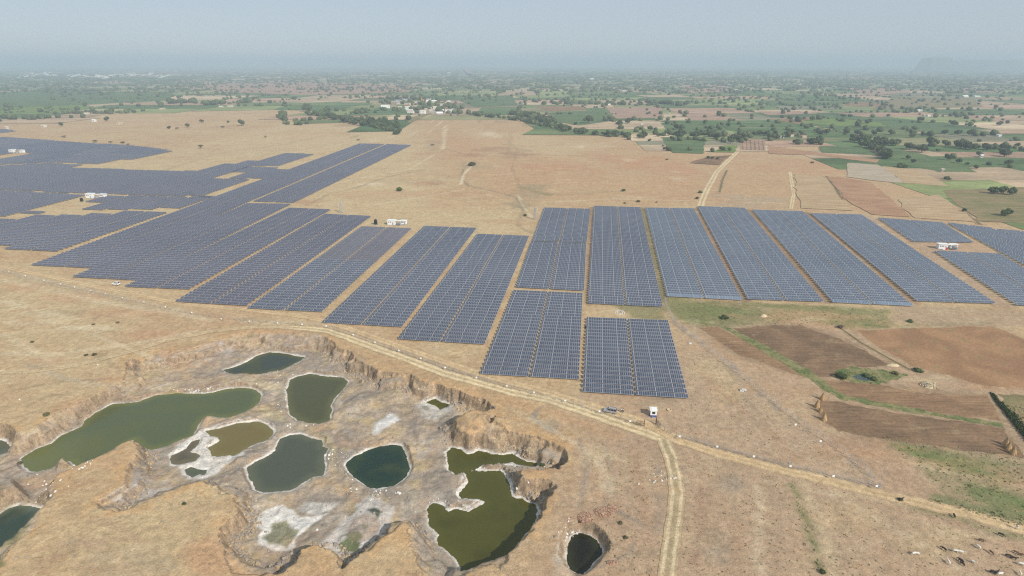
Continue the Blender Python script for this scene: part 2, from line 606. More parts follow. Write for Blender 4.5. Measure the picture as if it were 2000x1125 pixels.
PONDS = [
    ('green', [(39, 896), (50, 914), (57, 920), (75, 921), (100, 915), (117, 907), (125, 904), (136, 900), (155, 911), (175, 910), (200, 899), (225, 880), (246, 864), (260, 858),
               (269, 872), (277, 876), (295, 879), (325, 872), (350, 860), (375, 850), (380, 845), (387, 830), (400, 815), (410, 811), (425, 815), (450, 814), (475, 806),
               (495, 795), (508, 783), (512, 771), (503, 762), (490, 758), (465, 757), (450, 758), (400, 768), (370, 768), (340, 768), (300, 773), (270, 784), (220, 789),
               (185, 806), (167, 820), (160, 832), (120, 850), (100, 865), (75, 875), (50, 888)], 'large murky green quarry pond on the left'),
    ('dark', [(437, 722), (462, 716), (482, 706), (500, 695), (525, 688), (545, 688), (575, 694), (595, 697), (583, 707), (550, 722), (525, 727), (500, 731), (475, 731), (450, 731)],
     'thin dark quarry pond nearest the road'),
    ('olive', [(559, 760), (567, 742), (582, 734), (607, 730), (640, 735), (670, 737), (679, 745), (675, 757), (655, 775), (647, 790), (647, 805), (644, 820), (625, 827),
               (605, 826), (582, 820), (567, 807), (561, 782)], 'rounded dark olive quarry pond in the middle'),
    ('brown', [(405, 842), (432, 835), (462, 827), (497, 822), (512, 826), (527, 835), (533, 845), (525, 857), (500, 867), (470, 881), (457, 890), (425, 892), (412, 892),
               (410, 882), (405, 874), (430, 860), (425, 854), (410, 852)], 'shallow brown quarry pond'),
    ('brown2', [(336, 890), (362, 877), (375, 862), (389, 859), (382, 875), (372, 882), (390, 890), (381, 899), (345, 906), (338, 902)], 'small jagged brown puddle'),
    ('slate', [(361, 917), (372, 912), (385, 917), (406, 917), (400, 927), (387, 927), (377, 931), (365, 926)], 'smallest slate coloured puddle'),
    ('slate', [(484, 912), (500, 901), (515, 895), (537, 880), (547, 856), (567, 849), (587, 847), (605, 855), (627, 860), (630, 872), (641, 876), (635, 886), (634, 905), (631, 927),
               (610, 931), (587, 945), (567, 957), (537, 960), (515, 961), (500, 957), (488, 935)], 'slate green quarry pond in the centre'),
    ('teal', [(676, 905), (690, 892), (715, 881), (740, 872), (765, 869), (782, 872), (790, 882), (796, 900), (800, 915), (795, 930), (775, 945), (757, 952), (735, 955), (722, 951),
              (710, 944), (690, 932), (680, 920)], 'deep teal oval quarry pond'),
    ('algae', [(872, 884), (882, 875), (900, 880), (910, 889), (925, 886), (935, 882), (962, 887), (1000, 885), (1015, 894), (1027, 904), (1047, 905), (1045, 912), (1027, 911), (1000, 905),
               (985, 907), (945, 908), (925, 918), (905, 922), (890, 926), (880, 917), (875, 900)], 'narrow olive pond above the white crust'),
    ('algae', [(912, 923), (925, 920), (950, 920), (975, 920), (987, 927), (990, 940), (997, 952), (1000, 970), (1020, 977), (1040, 985), (1050, 1000), (1047, 1010), (1032, 1037),
               (1012, 1060), (985, 1092), (937, 1110), (905, 1124), (902, 1107), (885, 1087), (860, 1065), (855, 1045), (838, 1025), (834, 995), (845, 985), (860, 987), (875, 1000),
               (895, 995), (915, 1000), (947, 980), (935, 975), (900, 975), (897, 967), (910, 950), (917, 937)], 'large olive quarry pond with a white crusted arm'),
    ('black', [(1107, 1075), (1117, 1048), (1132, 1041), (1152, 1046), (1165, 1057), (1173, 1072), (1172, 1085), (1155, 1105), (1135, 1121), (1115, 1112), (1107, 1095)],
     'small dark round pond in its own pit'),
    ('teal2', [(-40, 1010), (0, 1003), (20, 993), (37, 988), (62, 990), (83, 993), (75, 1017), (57, 1037), (25, 1065), (0, 1085), (-60, 1120)], 'cloudy green pond at the left edge'),
    ('slate', [(-60, 858), (0, 861), (12, 863), (20, 873), (15, 882), (0, 888), (-50, 897)], 'slate puddle at the left edge'),
    ('algae', [(835, 785), (850, 779), (862, 785), (877, 791), (860, 799), (852, 791)], 'tiny green puddle with pale rim'),
]
FLOOR = -4.3
WATER = -5.0
pit_g = GP(PIT)
mound_g = GP(MOUND)
pit2_g = GP(PIT2)
WLEV = lambda k: -2.7 if k == 'black' else WATER
pond_g = [(k, GP(p, WLEV(k)), lab) for k, p, lab in PONDS]

# ------------------------------------------------------------------ the ground sheet
x0, x1, y0, y1, fs = -168.0, 46.0, 92.0, 232.0, 0.38
xs = list(np.arange(x0, x1 + 0.01, fs))
v = xs[-1]
while v < 330:
    v += 2.0
    xs.append(v)
st = 4.0
while v < 70000:
    v += st
    st *= 1.28
    xs.append(v)
left = []
v = x0
while v > -480:
    v -= 3.0
    left.append(v)
st = 6.0
while v > -70000:
    v -= st
    st *= 1.28
    left.append(v)
xs = left[::-1] + xs
ys = list(np.arange(y0, y1 + 0.01, fs))
v = ys[-1]
while v < 820:
    v += 2.2 if v < 520 else 4.0
    ys.append(v)
st = 8.0
while v < 80000:
    v += st
    st *= 1.22
    ys.append(v)
low = []
v = y0
st = 3.0
while v > -1200:
    v -= st
    st *= 1.3
    low.append(v)
ys = low[::-1] + ys
xs, ys = np.array(xs), np.array(ys)
X, Y = np.meshgrid(xs, ys)
Z = np.zeros_like(X)
C = np.zeros(X.shape + (4,))


def sub(poly, pad):
    """index window of the grid round a polygon"""
    a, b = np.searchsorted(xs, poly[:, 0].min() - pad), np.searchsorted(xs, poly[:, 0].max() + pad)
    c, d = np.searchsorted(ys, poly[:, 1].min() - pad), np.searchsorted(ys, poly[:, 1].max() + pad)
    return slice(max(c - 1, 0), d + 1), slice(max(a - 1, 0), b + 1)


def blend(sl, colr, a):
    """lay a colour with coverage a over what is there"""
    cur = C[sl]
    a = np.clip(a, 0, 1)[..., None]
    ca = cur[..., 3:4]
    outa = a + ca * (1 - a)
    rgb = (np.array(colr) * a + cur[..., :3] * ca * (1 - a)) / np.maximum(outa, 1e-6)
    C[sl] = np.concatenate([rgb, outa], -1)


def paint(poly, colr, alpha=0.8, feather=3.0, rag=2.0, z=0.0, sc=8.0, seed=3, patch=0.0):
    g = GP(poly, z) if not isinstance(poly, np.ndarray) else poly
    sl = sub(g, feather * 2 + rag * 2)
    x, y = X[sl], Y[sl]
    d = sdf(x, y, g) + fbm(x, y, sc, 3, seed) * rag
    a = alpha * sstep(-feather, feather, d)
    if patch:
        a = a * sstep(-patch, 0.5, fbm(x, y, sc * 1.7, 4, seed + 5))
    blend(sl, colr, a)


def paintline(pts, colr, alpha, width, feather=1.0, rag=0.5, z=0.0, sc=6.0, seed=9, patch=0.0):
    g = GP(pts, z) if not isinstance(pts, np.ndarray) else pts
    sl = sub(g, width + feather * 2 + rag * 2)
    x, y = X[sl], Y[sl]
    d = width / 2 - linedist(x, y, g) + fbm(x, y, sc, 3, seed) * rag
    a = alpha * sstep(-feather, feather, d)
    if patch:
        a = a * sstep(-patch, 0.5, fbm(x, y, sc * 2, 3, seed + 5))
    blend(sl, colr, a)


TAN = (0.46, 0.345, 0.195)
YEL = (0.49, 0.38, 0.22)
PINK = (0.385, 0.272, 0.178)
REDT = (0.45, 0.275, 0.155)
RED = (0.37, 0.205, 0.125)
PALE = (0.62, 0.53, 0.36)
GREENY = (0.17, 0.18, 0.075)
GREEN = (0.13, 0.14, 0.045)
DARK = (0.20, 0.16, 0.105)
GREYB = (0.25, 0.215, 0.175)
# broad tints of the dry land
paint([(-300, 330), (300, 300), (560, 240), (800, 250), (840, 400), (1030, 420), (1000, 470), (-300, 470)], YEL, 0.75, 25, 20, sc=40)
paint([(-200, 500), (600, 600), (960, 740), (1150, 790), (700, 700), (400, 700), (-200, 860)], YEL, 0.6, 10, 12, sc=25, patch=0.6)
paint([(820, 230), (960, 235), (1200, 275), (1320, 300), (1450, 300), (1720, 320), (1840, 370), (1900, 430), (1400, 400), (1060, 395), (880, 330)], (0.44, 0.295, 0.165), 0.8, 22, 15, sc=35)
paint([(900, 250), (1080, 265), (1200, 285), (1100, 310), (950, 300)], YEL, 0.6, 20, 25, sc=45)
paint([(1000, 300), (1350, 310), (1380, 390), (1000, 385), (930, 340)], REDT, 0.5, 15, 25, sc=35, patch=0.5)
paint([(860, 265), (1000, 270), (1010, 295), (880, 300)], REDT, 0.5, 15, 15, sc=30)
paint([(1150, 780), (1400, 600), (2100, 700), (2200, 1200), (1000, 1200), (1080, 900)], PINK, 0.85, 15, 10, sc=20)
paint([(1340, 640), (1500, 760), (1700, 940), (1300, 830), (1200, 790), (1340, 770)], (0.41, 0.30, 0.195), 0.6, 5, 4, sc=9)
paint([(380, 640), (660, 640), (700, 680), (1000, 770), (1120, 840), (1110, 890), (1000, 830), (820, 740), (660, 690), (420, 660)], (0.43, 0.285, 0.155), 0.75, 2.5, 2.5, sc=6)
for k, (cx, cy, rx, ry, cc, al) in enumerate([(300, 655, 50, 12, REDT, .7), (90, 705, 30, 8, REDT, .6), (40, 560, 40, 8, REDT, .6), (140, 580, 70, 10, REDT, .5), (250, 610, 90, 8, REDT, .6),
                                   (420, 700, 60, 10, PALE, .3), (170, 640, 60, 5, PALE, .6), (60, 630, 50, 6, PALE, .5), (120, 610, 60, 6, DARK, .25), (200, 745, 60, 8, REDT, .5),
                                   (1090, 351, 20, 2, PALE, .6), (1320, 349, 16, 3, PALE, .6), (1230, 312, 12, 2, PALE, .9), (1135, 286, 8, 2, PALE, .8), (1335, 335, 20, 2, PALE, .7),
                                   (970, 268, 12, 1.5, PALE, .9), (955, 262, 14, 1.5, PALE, .8), (730, 275, 8, 1.5, PALE, .8), (900, 345, 30, 5, RED, .4), (830, 357, 30, 4, RED, .5),
                                   (1000, 300, 30, 3, RED, .6), (910, 303, 30, 4, RED, .4), (1060, 350, 60, 6, REDT, .5), (600, 395, 25, 6, RED, .5), (720, 360, 25, 3, PALE, .7),
                                   (740, 380, 80, 10, REDT, .35), (870, 375, 60, 8, REDT, .4), (1390, 1050, 25, 14, DARK, .5), (1415, 1095, 14, 10, GREYB, .8), (1400, 1075, 20, 14, GREYB, .7),
                                   (1430, 945, 20, 12, GREYB, .5), (1290, 990, 12, 25, GREYB, .5), (1285, 900, 6, 30, GREYB, .6), (1330, 950, 5, 40, GREYB, .4), (1275, 1030, 25, 15, GREYB, .5),
                                   (1870, 1025, 10, 4, RED, .7), (1170, 1010, 60, 25, (0.38, .25, .16), .5), (1235, 870, 60, 25, PINK, .5), (1075, 830, 16, 12, GREYB, .5),
                                   (1130, 880, 20, 20, (0.38, .25, .16), .6), (1140, 925, 6, 20, GREYB, .6), (1420, 760, 30, 30, TAN, .5), (1380, 720, 40, 20, YEL, .4), (1560, 800, 60, 30, YEL, .35),
                                   (1295, 765, 20, 25, DARK, .4), (1265, 790, 20, 10, DARK, .3), (1650, 1010, 60, 30, TAN, .35), (1830, 1060, 80, 30, TAN, .35), (200, 1000, 60, 30, TAN, .5),
                                   (300, 1050, 120, 50, TAN, .6), (250, 1100, 90, 30, GREYB, .25), (160, 1060, 40, 12, GREYB, .35), (240, 1010, 40, 10, GREYB, .3), (400, 1090, 50, 30, REDT, .8),
                                   (230, 900, 30, 20, REDT, .35), (620, 1100, 35, 25, (0.43, .285, .155), .8), (1230, 1000, 90, 60, PINK, .4)]):
    ang = np.linspace(0, 2 * pi, 13)[:-1]
    paint([(cx + rx * cos(a), cy + ry * sin(a)) for a in ang], cc, al, 2.0 if cy > 500 else 6, 2.5 if cy > 500 else 8, sc=5 if cy > 500 else 20, seed=k)
# narrow gullies and dark scrub lines
for pts, cc, al, wd in [([(905, 330), (902, 350), (915, 362), (960, 372), (1010, 385), (1022, 410)], DARK, .7, 3), ([(830, 330), (780, 340), (740, 350), (700, 365)], DARK, .45, 3),
                        ([(1000, 300), (1060, 302), (1160, 305)], DARK, .45, 4), ([(845, 230), (870, 250), (865, 290)], PALE, .7, 5),
                        ([(900, 360), (905, 340), (920, 325), (915, 318)], PALE, .8, 3), ([(1000, 370), (1030, 375), (1110, 380), (1220, 372)], DARK, .4, 4),
                        ([(1012, 380), (1020, 400), (1038, 424)], PALE, .7, 3), ([(960, 280), (1080, 290)], DARK, .3, 4),
                        ([(1015, 365), (1070, 380)], GREENY, .6, 6), ([(940, 245), (1000, 262), (990, 300)], DARK, .2, 5),
                        ([(300, 340), (420, 300), (560, 280), (640, 262)], DARK, .25, 6), ([(660, 270), (730, 262), (810, 265)], GREENY, .5, 6),
                        ([(1545, 945), (1565, 990), (1590, 1060), (1602, 1110)], GREENY, .8, 1.6), ([(1570, 940), (1590, 1000), (1615, 1060), (1630, 1125)], (0.47, .37, .23), .7, 2.2),
                        ([(1600, 960), (1700, 972), (1790, 990)], (0.47, .37, .23), .5, 2.0), ([(1480, 950), (1485, 1010), (1480, 1080), (1490, 1140)], PALE, .35, 1.6),
                        ([(1055, 795), (1040, 815), (1062, 830), (1080, 845)], GREYB, .8, 1.6), ([(1190, 990), (1230, 1010), (1265, 1030)], GREYB, .7, 1.2),
                        ([(1365, 930), (1372, 975), (1368, 1020), (1355, 1100)], (0.33, .21, .14), .6, 2.5), ([(1160, 1110), (1200, 1095), (1230, 1080), (1240, 1060)], GREYB, .6, .8),
                        ([(1790, 990), (1860, 1008), (1930, 1035), (2050, 1060)], GREENY, .7, 2.2), ([(0, 532), (150, 567), (370, 617), (540, 640), (640, 655)], GREYB, .35, 2.5),
                        ([(690, 658), (830, 705), (1000, 762), (1180, 812)], GREYB, .5, 2.0), ([(1300, 845), (1500, 900), (1710, 948)], GREYB, .35, 1.6),
                        ([(1310, 620), (1345, 650), (1400, 690), (1440, 722), (1475, 762), (1540, 815), (1600, 858), (1650, 893), (1700, 930)], GREYB, .75, 1.5),
                        ([(1322, 640), (1365, 668), (1410, 705), (1450, 735), (1490, 768), (1560, 825), (1620, 868), (1700, 925)], (0.43, .33, .21), .6, 1.5)]:
    paintline(pts, cc, al, wd, wd * 0.4, wd * 0.4, seed=int(pts[0][0]), sc=8)
for pts, cc, al, wd in [([(730, 400), (850, 380), (905, 370)], PALE, .45, 2.5), ([(560, 300), (700, 275), (800, 262), (870, 250)], PALE, .4, 4), ([(0, 262), (150, 262), (330, 252), (520, 245)], (0.42, .24, .14), .6, 5),
                        ([(0, 250), (120, 240), (300, 228), (500, 225)], (0.40, .22, .13), .7, 7), ([(870, 290), (905, 300), (1000, 298)], DARK, .5, 3), ([(1060, 395), (1200, 388), (1370, 392)], PALE, .4, 3),
                        ([(1160, 305), (1250, 330), (1380, 345)], DARK, .3, 3), ([(700, 365), (640, 380), (600, 400)], DARK, .35, 3), ([(850, 300), (800, 330), (690, 350), (560, 380)], PALE, .4, 3),
                        ([(980, 262), (1010, 290), (1000, 330), (1020, 372)], DARK, .3, 3), ([(1022, 410), (1010, 440), (1040, 455)], DARK, .4, 3), ([(430, 350), (520, 300), (640, 285), (720, 268)], DARK, .25, 3),
                        ([(20, 600), (150, 640), (300, 700)], PALE, .4, 2), ([(100, 660), (210, 610), (300, 600)], DARK, .3, 1.5), ([(0, 585), (90, 610), (150, 625)], PALE, .6, 2.5), ([(0, 650), (90, 700), (100, 725)], PALE, .35, 3),
                        ([(1360, 870), (1420, 910), (1440, 1000), (1420, 1125)], DARK, .25, 1.2), ([(1500, 930), (1520, 1000), (1510, 1125)], DARK, .25, 1.5), ([(1620, 960), (1760, 1040), (1900, 1125)], PALE, .35, 1.2),
                        ([(1345, 700), (1400, 760), (1500, 840), (1560, 900)], (0.36, .22, .13), .5, 2.5), ([(1420, 700), (1450, 760), (1480, 830)], GREYB, .35, 1.5), ([(1180, 870), (1200, 930), (1180, 985)], GREYB, .35, 1.5),
                        ([(0, 545), (200, 590), (420, 625), (560, 632)], PALE, .45, 2.5), ([(0, 690), (120, 690), (260, 670), (420, 640)], PALE, .4, 2.5), ([(30, 760), (120, 745), (230, 740)], DARK, .35, 1.5),
                        ([(60, 790), (100, 770), (180, 775)], DARK, .35, 1.5), ([(190, 690), (230, 720), (240, 745)], DARK, .3, 1.5), ([(400, 610), (520, 650), (620, 640)], (0.44, .26, .14), .6, 4),
                        ([(980, 780), (1060, 800), (1140, 830), (1200, 850)], (0.43, .26, .14), .5, 4), ([(1000, 800), (1090, 845), (1170, 900), (1190, 960)], PALE, .35, 2.5), ([(1130, 860), (1150, 920), (1130, 990)], GREYB, .5, 1.5),
                        ([(1190, 1060), (1240, 1080), (1290, 1075)], DARK, .4, 1.2), ([(1240, 880), (1250, 950), (1265, 1040)], (0.36, .23, .14), .5, 2.5), ([(60, 1110), (160, 1060), (250, 1050), (380, 1000)], (0.36, .25, .16), .4, 2.5),
                        ([(130, 1000), (240, 1030), (300, 1080)], (0.36, .25, .16), .4, 2), ([(1400, 980), (1440, 1040), (1430, 1110)], (0.36, .24, .15), .5, 2.5), ([(1640, 1000), (1720, 1050), (1740, 1110)], (0.36, .24, .15), .4, 2.5),
                        ([(500, 612), (640, 622), (700, 640)], (0.44, .28, .16), .6, 4), ([(660, 520), (760, 480), (820, 445)], (0.44, .29, .16), .6, 3)]:
    paintline(pts, cc, al, wd, wd * 0.5, wd * 0.5, seed=int(pts[0][0]) + 5, sc=9)
for pl, cc, al in [([(930, 288), (1000, 286), (1060, 300), (1000, 310), (910, 304)], (0.30, .19, .12), .6), ([(1000, 355), (1070, 362), (1060, 385), (1020, 430), (1000, 400)], (0.28, .23, .14), .7),
                   ([(900, 315), (960, 318), (960, 330), (905, 330)], (0.28, .25, .16), .5), ([(780, 350), (870, 352), (880, 362), (800, 362)], (0.30, .19, .12), .5),
                   ([(840, 268), (870, 268), (860, 300), (830, 290)], (0.32, .26, .17), .5), ([(1020, 320), (1140, 322), (1180, 336), (1040, 340)], (0.44, .245, .135), .8),
                   ([(1150, 300), (1300, 305), (1380, 340), (1200, 330)], (0.44, .245, .135), .8), ([(1430, 300), (1600, 310), (1660, 345), (1500, 340), (1440, 330)], (0.43, .25, .145), .75),
                   ([(1395, 340), (1425, 340), (1420, 400), (1380, 400)], (0.42, .25, .15), .6), ([(1395, 378), (1530, 378), (1560, 405), (1400, 405)], (0.36, .29, .21), .6),
                   ([(480, 250), (640, 250), (690, 262), (560, 272)], (0.44, .28, .16), .4), ([(240, 290), (420, 280), (600, 290), (500, 300), (300, 320)], (0.40, .28, .17), .35)]:
    paint(pl, cc, al, 6, 9, sc=14, seed=int(pl[0][0]), patch=.5)
# green verge and weedy land right of the panels
paint([(1296, 575), (1330, 578), (1450, 590), (1630, 598), (1740, 606), (1735, 640), (1640, 636), (1560, 622), (1500, 632), (1430, 640), (1370, 640), (1325, 625), (1300, 600)], (0.19, 0.19, 0.08), .9, 2.5, 3, sc=8, patch=1.2)
paint([(1296, 575), (1400, 590), (1480, 600), (1420, 640), (1340, 632), (1305, 605)], (0.15, 0.17, 0.065), .7, 3, 3, sc=7, patch=0.7)
paint([(1480, 618), (1560, 606), (1640, 612), (1740, 628), (1730, 650), (1600, 640), (1520, 634)], REDT, .5, 3, 3, sc=7)
paint([(1450, 590), (1620, 598), (1740, 603), (1740, 609), (1600, 606), (1450, 598)], (0.14, .16, .06), .8, 1.5, 2, sc=5, patch=.8)
paint([(1600, 628), (1740, 620), (1760, 638), (1665, 643)], (0.13, .16, .06), .85, 1.5, 2, sc=5, patch=.8)
paint([(1760, 632), (1940, 628), (1945, 638), (1760, 641)], (0.15, .17, .07), .8, 1.5, 2, sc=5, patch=.8)
paintline([(1665, 645), (1800, 639), (1940, 635), (1990, 655), (2060, 690)], (0.52, .42, .27), .8, 1.6, .6, .4)
paint([(1840, 680), (1870, 690), (1870, 702), (1835, 698)], (0.15, .18, .07), .8, 2, 2, sc=5)
paint([(1190, 592), (1300, 598), (1300, 625), (1235, 622)], (0.19, .19, .09), .75, 1.5, 2.5, sc=5)
paint([(1715, 848), (1850, 862), (2200, 905), (2200, 1080), (2000, 1026), (1900, 996), (1840, 960), (1790, 905)], (0.20, 0.195, 0.085), .8, 3, 5, sc=6, patch=0.6)
paint([(1580, 850), (1720, 850), (1800, 930), (1900, 990), (1820, 985), (1720, 940)], (0.38, .255, .16), .7, 2.5, 3, sc=7)
paint([(1740, 865), (1900, 885), (2100, 930), (2100, 960), (1900, 930), (1800, 900)], (0.12, .165, .055), .95, 2, 3, sc=5, patch=.9)
paint([(1860, 930), (2050, 980), (2050, 1030), (1930, 1000)], (0.13, .165, .06), .95, 2, 3, sc=5, patch=.9)
paintline([(1830, 970), (1900, 990), (2000, 1015), (2100, 1040)], (0.16, .18, .08), .8, 4, 1.5, 1.5)
paint([(1600, 840), (1720, 850), (1900, 890), (2100, 910), (2100, 895), (1900, 876), (1700, 838)], (0.42, .33, .2), .6, 1.5, 2)
paint([(1745, 596), (2100, 610), (2100, 640), (1900, 640), (1740, 628)], (0.36, .26, .17), .7, 2, 3)
paint([(1480, 690), (1650, 770), (1600, 860), (1480, 760), (1350, 645)], (0.42, .29, .18), .7, 2, 3, sc=7)
# strips between blocks
for pts, cc, wd in [([(1150, 592), (1152, 500), (1155, 405)], (0.27, .18, .115), 4), ([(1296, 585), (1270, 480), (1253, 405)], (0.20, .17, .09), 5),
                    ([(1455, 585), (1400, 480), (1360, 408)], (0.25, .17, .11), 6), ([(1615, 588), (1520, 480), (1462, 410)], (0.26, .175, .11), 6),
                    ([(1785, 590), (1660, 480), (1575, 415)], (0.26, .175, .11), 6), ([(1960, 598), (1800, 480), (1695, 422)], (0.38, .27, .18), 8)]:
    paintline(pts, cc, .95, wd, 1.2, .8, sc=10)
paintline([(520, 612), (700, 520), (860, 440)], (0.44, .31, .18), .8, 6, 2, 1)
paint([(1785, 470), (1905, 472), (1950, 496), (1830, 490), (1800, 482)], (0.42, .28, .18), .8, 2, 2)

for hp, hc in [([(1362, 640), (1402, 636), (1480, 670), (1592, 738), (1560, 736), (1500, 716), (1435, 692)], (0.27, .19, .115)), ([(1428, 640), (1500, 632), (1565, 631), (1650, 660), (1740, 712), (1640, 724), (1600, 738), (1500, 686)], (0.24, .17, .105)),
               ([(1598, 740), (1730, 750), (1935, 768), (1960, 822), (1750, 797), (1610, 760)], (0.28, .195, .115)), ([(1598, 780), (1740, 802), (1962, 832), (2005, 895), (1900, 886), (1700, 860), (1590, 816)], (0.25, .175, .11)),
               ([(1668, 644), (1940, 634), (2150, 715), (2150, 765), (1920, 756), (1780, 716)], (0.32, .21, .12))]:
    paint(hp, hc, .8, 3.5, 2.5, sc=5, seed=int(hp[0][0]))
# relief: the quarry
slq = (slice(np.searchsorted(ys, y0 - 30), np.searchsorted(ys, y1 + 1)), slice(np.searchsorted(xs, x0 - 40), np.searchsorted(xs, x1 + 1)))
x, y = X[slq], Y[slq]
d0 = sdf(x, y, pit_g)
butt = fbm(x, y, 8, 3, 21) * 1.5 + np.abs(fbm(x, y, 2.6, 3, 5)) * 1.5 - 0.5
near = sstep(9, 1, np.abs(d0))
d = d0 + butt * near
gentle = np.zeros_like(x)
for gx, gy, gr in GENTLE:
    cx, cy = G(gx, gy)
    gentle = np.maximum(gentle, sstep(gr * 1.3, gr * 0.5, np.hypot(x - cx, y - cy)))
wd = 1.8 + 5.5 * sstep(0.0, .45, fbm(x, y, 12, 3, 33)) + gentle * 8
depth = FLOOR + fbm(x, y, 22, 3, 41) * 0.5
prof = np.clip(d / wd, 0, 1) ** 0.75
prof = prof * (1 - gentle) + sstep(0, 1, d / wd) * gentle
ledge = 0.16 * np.sin(prof * 9.0 + fbm(x, y, 7, 2, 3) * 3) * (prof > 0.02) * (prof < 0.98)
zq = depth * np.clip(prof * 0.92 + 0.08 * sstep(0, 9, d) + ledge * 0.5, 0, 1.02)
dm = sdf(x, y, mound_g) + fbm(x, y, 5, 3, 8) * 0.8
zq = np.where(dm > -2.5, np.maximum(zq, FLOOR + (-FLOOR + 0.5) * sstep(-2.2, 0.6, dm)), zq)
d2 = sdf(x, y, pit2_g) + fbm(x, y, 4, 3, 12) * 0.7
zq = np.minimum(zq, -3.3 * sstep(0, 1, d2 / (1.6 + gentle * 6)))
zq += -np.abs(fbm(x, y, 5.0, 3, 171)) * 1.6 * gentle * sstep(0, 3, d) * sstep(11, 5, d)
zq += fbm(x, y, 3.0, 4, 77) * 0.45 * sstep(-2, 2, np.maximum(d, d2)) + fbm(x, y, 13, 4, 78) * 1.0 * sstep(0, 6, d) + np.maximum(fbm(x, y, 7, 4, 79), 0) * 1.1 * sstep(1, 5, d)
zq += fbm(x, y, 30, 3, 90) * 0.5 * sstep(14, 2, -d0) * (d0 < 0) * sstep(0, -4, d)
# little rock spur, promontory hump
for gx, gy, hh, rr in [(137, 905, 2.2, 4.0), (925, 845, 2.4, 7), (965, 852, 1.5, 6), (420, 700, 0.8, 10), (700, 790, 0.8, 10), (615, 905, 0.5, 5), (905, 1060, 0.6, 6), (480, 890, 1.0, 5)]:
    cx, cy = G(gx, gy, FLOOR)
    zq += hh * sstep(rr, rr * 0.2, np.hypot(x - cx, y - cy) + fbm(x, y, 3, 2, 66) * 1.5)
dall = np.full(x.shape, -1e9)
wlev = np.full(x.shape, WATER)
shorekind = np.zeros(x.shape)
for i, (kk, pg, lab) in enumerate(pond_g):
    sp = sdf(x, y, pg) + fbm(x, y, 3.2, 4, 50 + i) * (1.0 if kk in ('brown', 'brown2', 'algae') else 0.65)
    sel = sp > dall
    dall = np.where(sel, sp, dall)
    wlev = np.where(sel, WLEV(kk), wlev)
    shorekind = np.where(sel, {'green': .5, 'dark': .9, 'olive': .8, 'brown': 2.2, 'brown2': 2.6, 'slate': 1.0, 'teal': 1.1, 'algae': 1.2, 'black': .5, 'teal2': 1.2}[kk], shorekind)
outd = np.maximum(-dall, 0)
cap = wlev + 0.06 + 0.22 * outd + np.maximum(outd - 0.7, 0) ** 2 * 1.3
zq = np.where(dall > 0, np.minimum(zq, wlev - np.minimum(dall * 0.5, 1.5) - 0.02), np.minimum(np.maximum(zq, wlev + 0.05 + 0.1 * np.minimum(outd, 1)), cap))
Z[slq] = zq
# quarry colours
pitin = np.maximum(d, d2)
fl = sstep(0.3, 2.5, pitin)
blend(slq, (0.335, 0.270, 0.205), fl * 0.88)
n1 = fbm(x, y, 11, 4, 101)
n2 = fbm(x, y, 4, 4, 103)
blend(slq, (0.27, 0.23, 0.19), fl * sstep(-.05, 0.3, n1) * 0.7)
blend(slq, (0.44, 0.33, 0.20), fl * sstep(0.05, 0.35, -n1 + n2 * 0.3) * 0.7)
blend(slq, (0.42, 0.33, 0.17), fl * sstep(0.2, 0.5, n2) * 0.5)
blend(slq, (0.42, 0.37, 0.31), fl * sstep(0.22, 0.5, fbm(x, y, 7, 4, 107)) * 0.5)
blend(slq, (0.50, 0.315, 0.155), sstep(-5.5, -0.5, d) * sstep(2.0, 0.0, d) * sstep(-0.3, 0.3, n2) * 0.75)
sw = shorekind * (1 + 0.8 * n2) * sstep(-0.75, 0.1, fbm(x, y, 6, 2, 111))
blend(slq, (0.30, 0.27, 0.235), sstep(sw * 3 + 1.5, 0.2, outd) * 0.6 * (zq < wlev + 1.5))
blend(slq, (0.66, 0.62, 0.56), sstep(sw * 1.0 + 0.2, sw * 0.35, outd) * 0.92 * (zq < wlev + 1.5))
blend(slq, (0.10, 0.10, 0.05), sstep(-0.1, 0.3, dall) * 0.9)
SALT = (0.64, 0.61, 0.56)
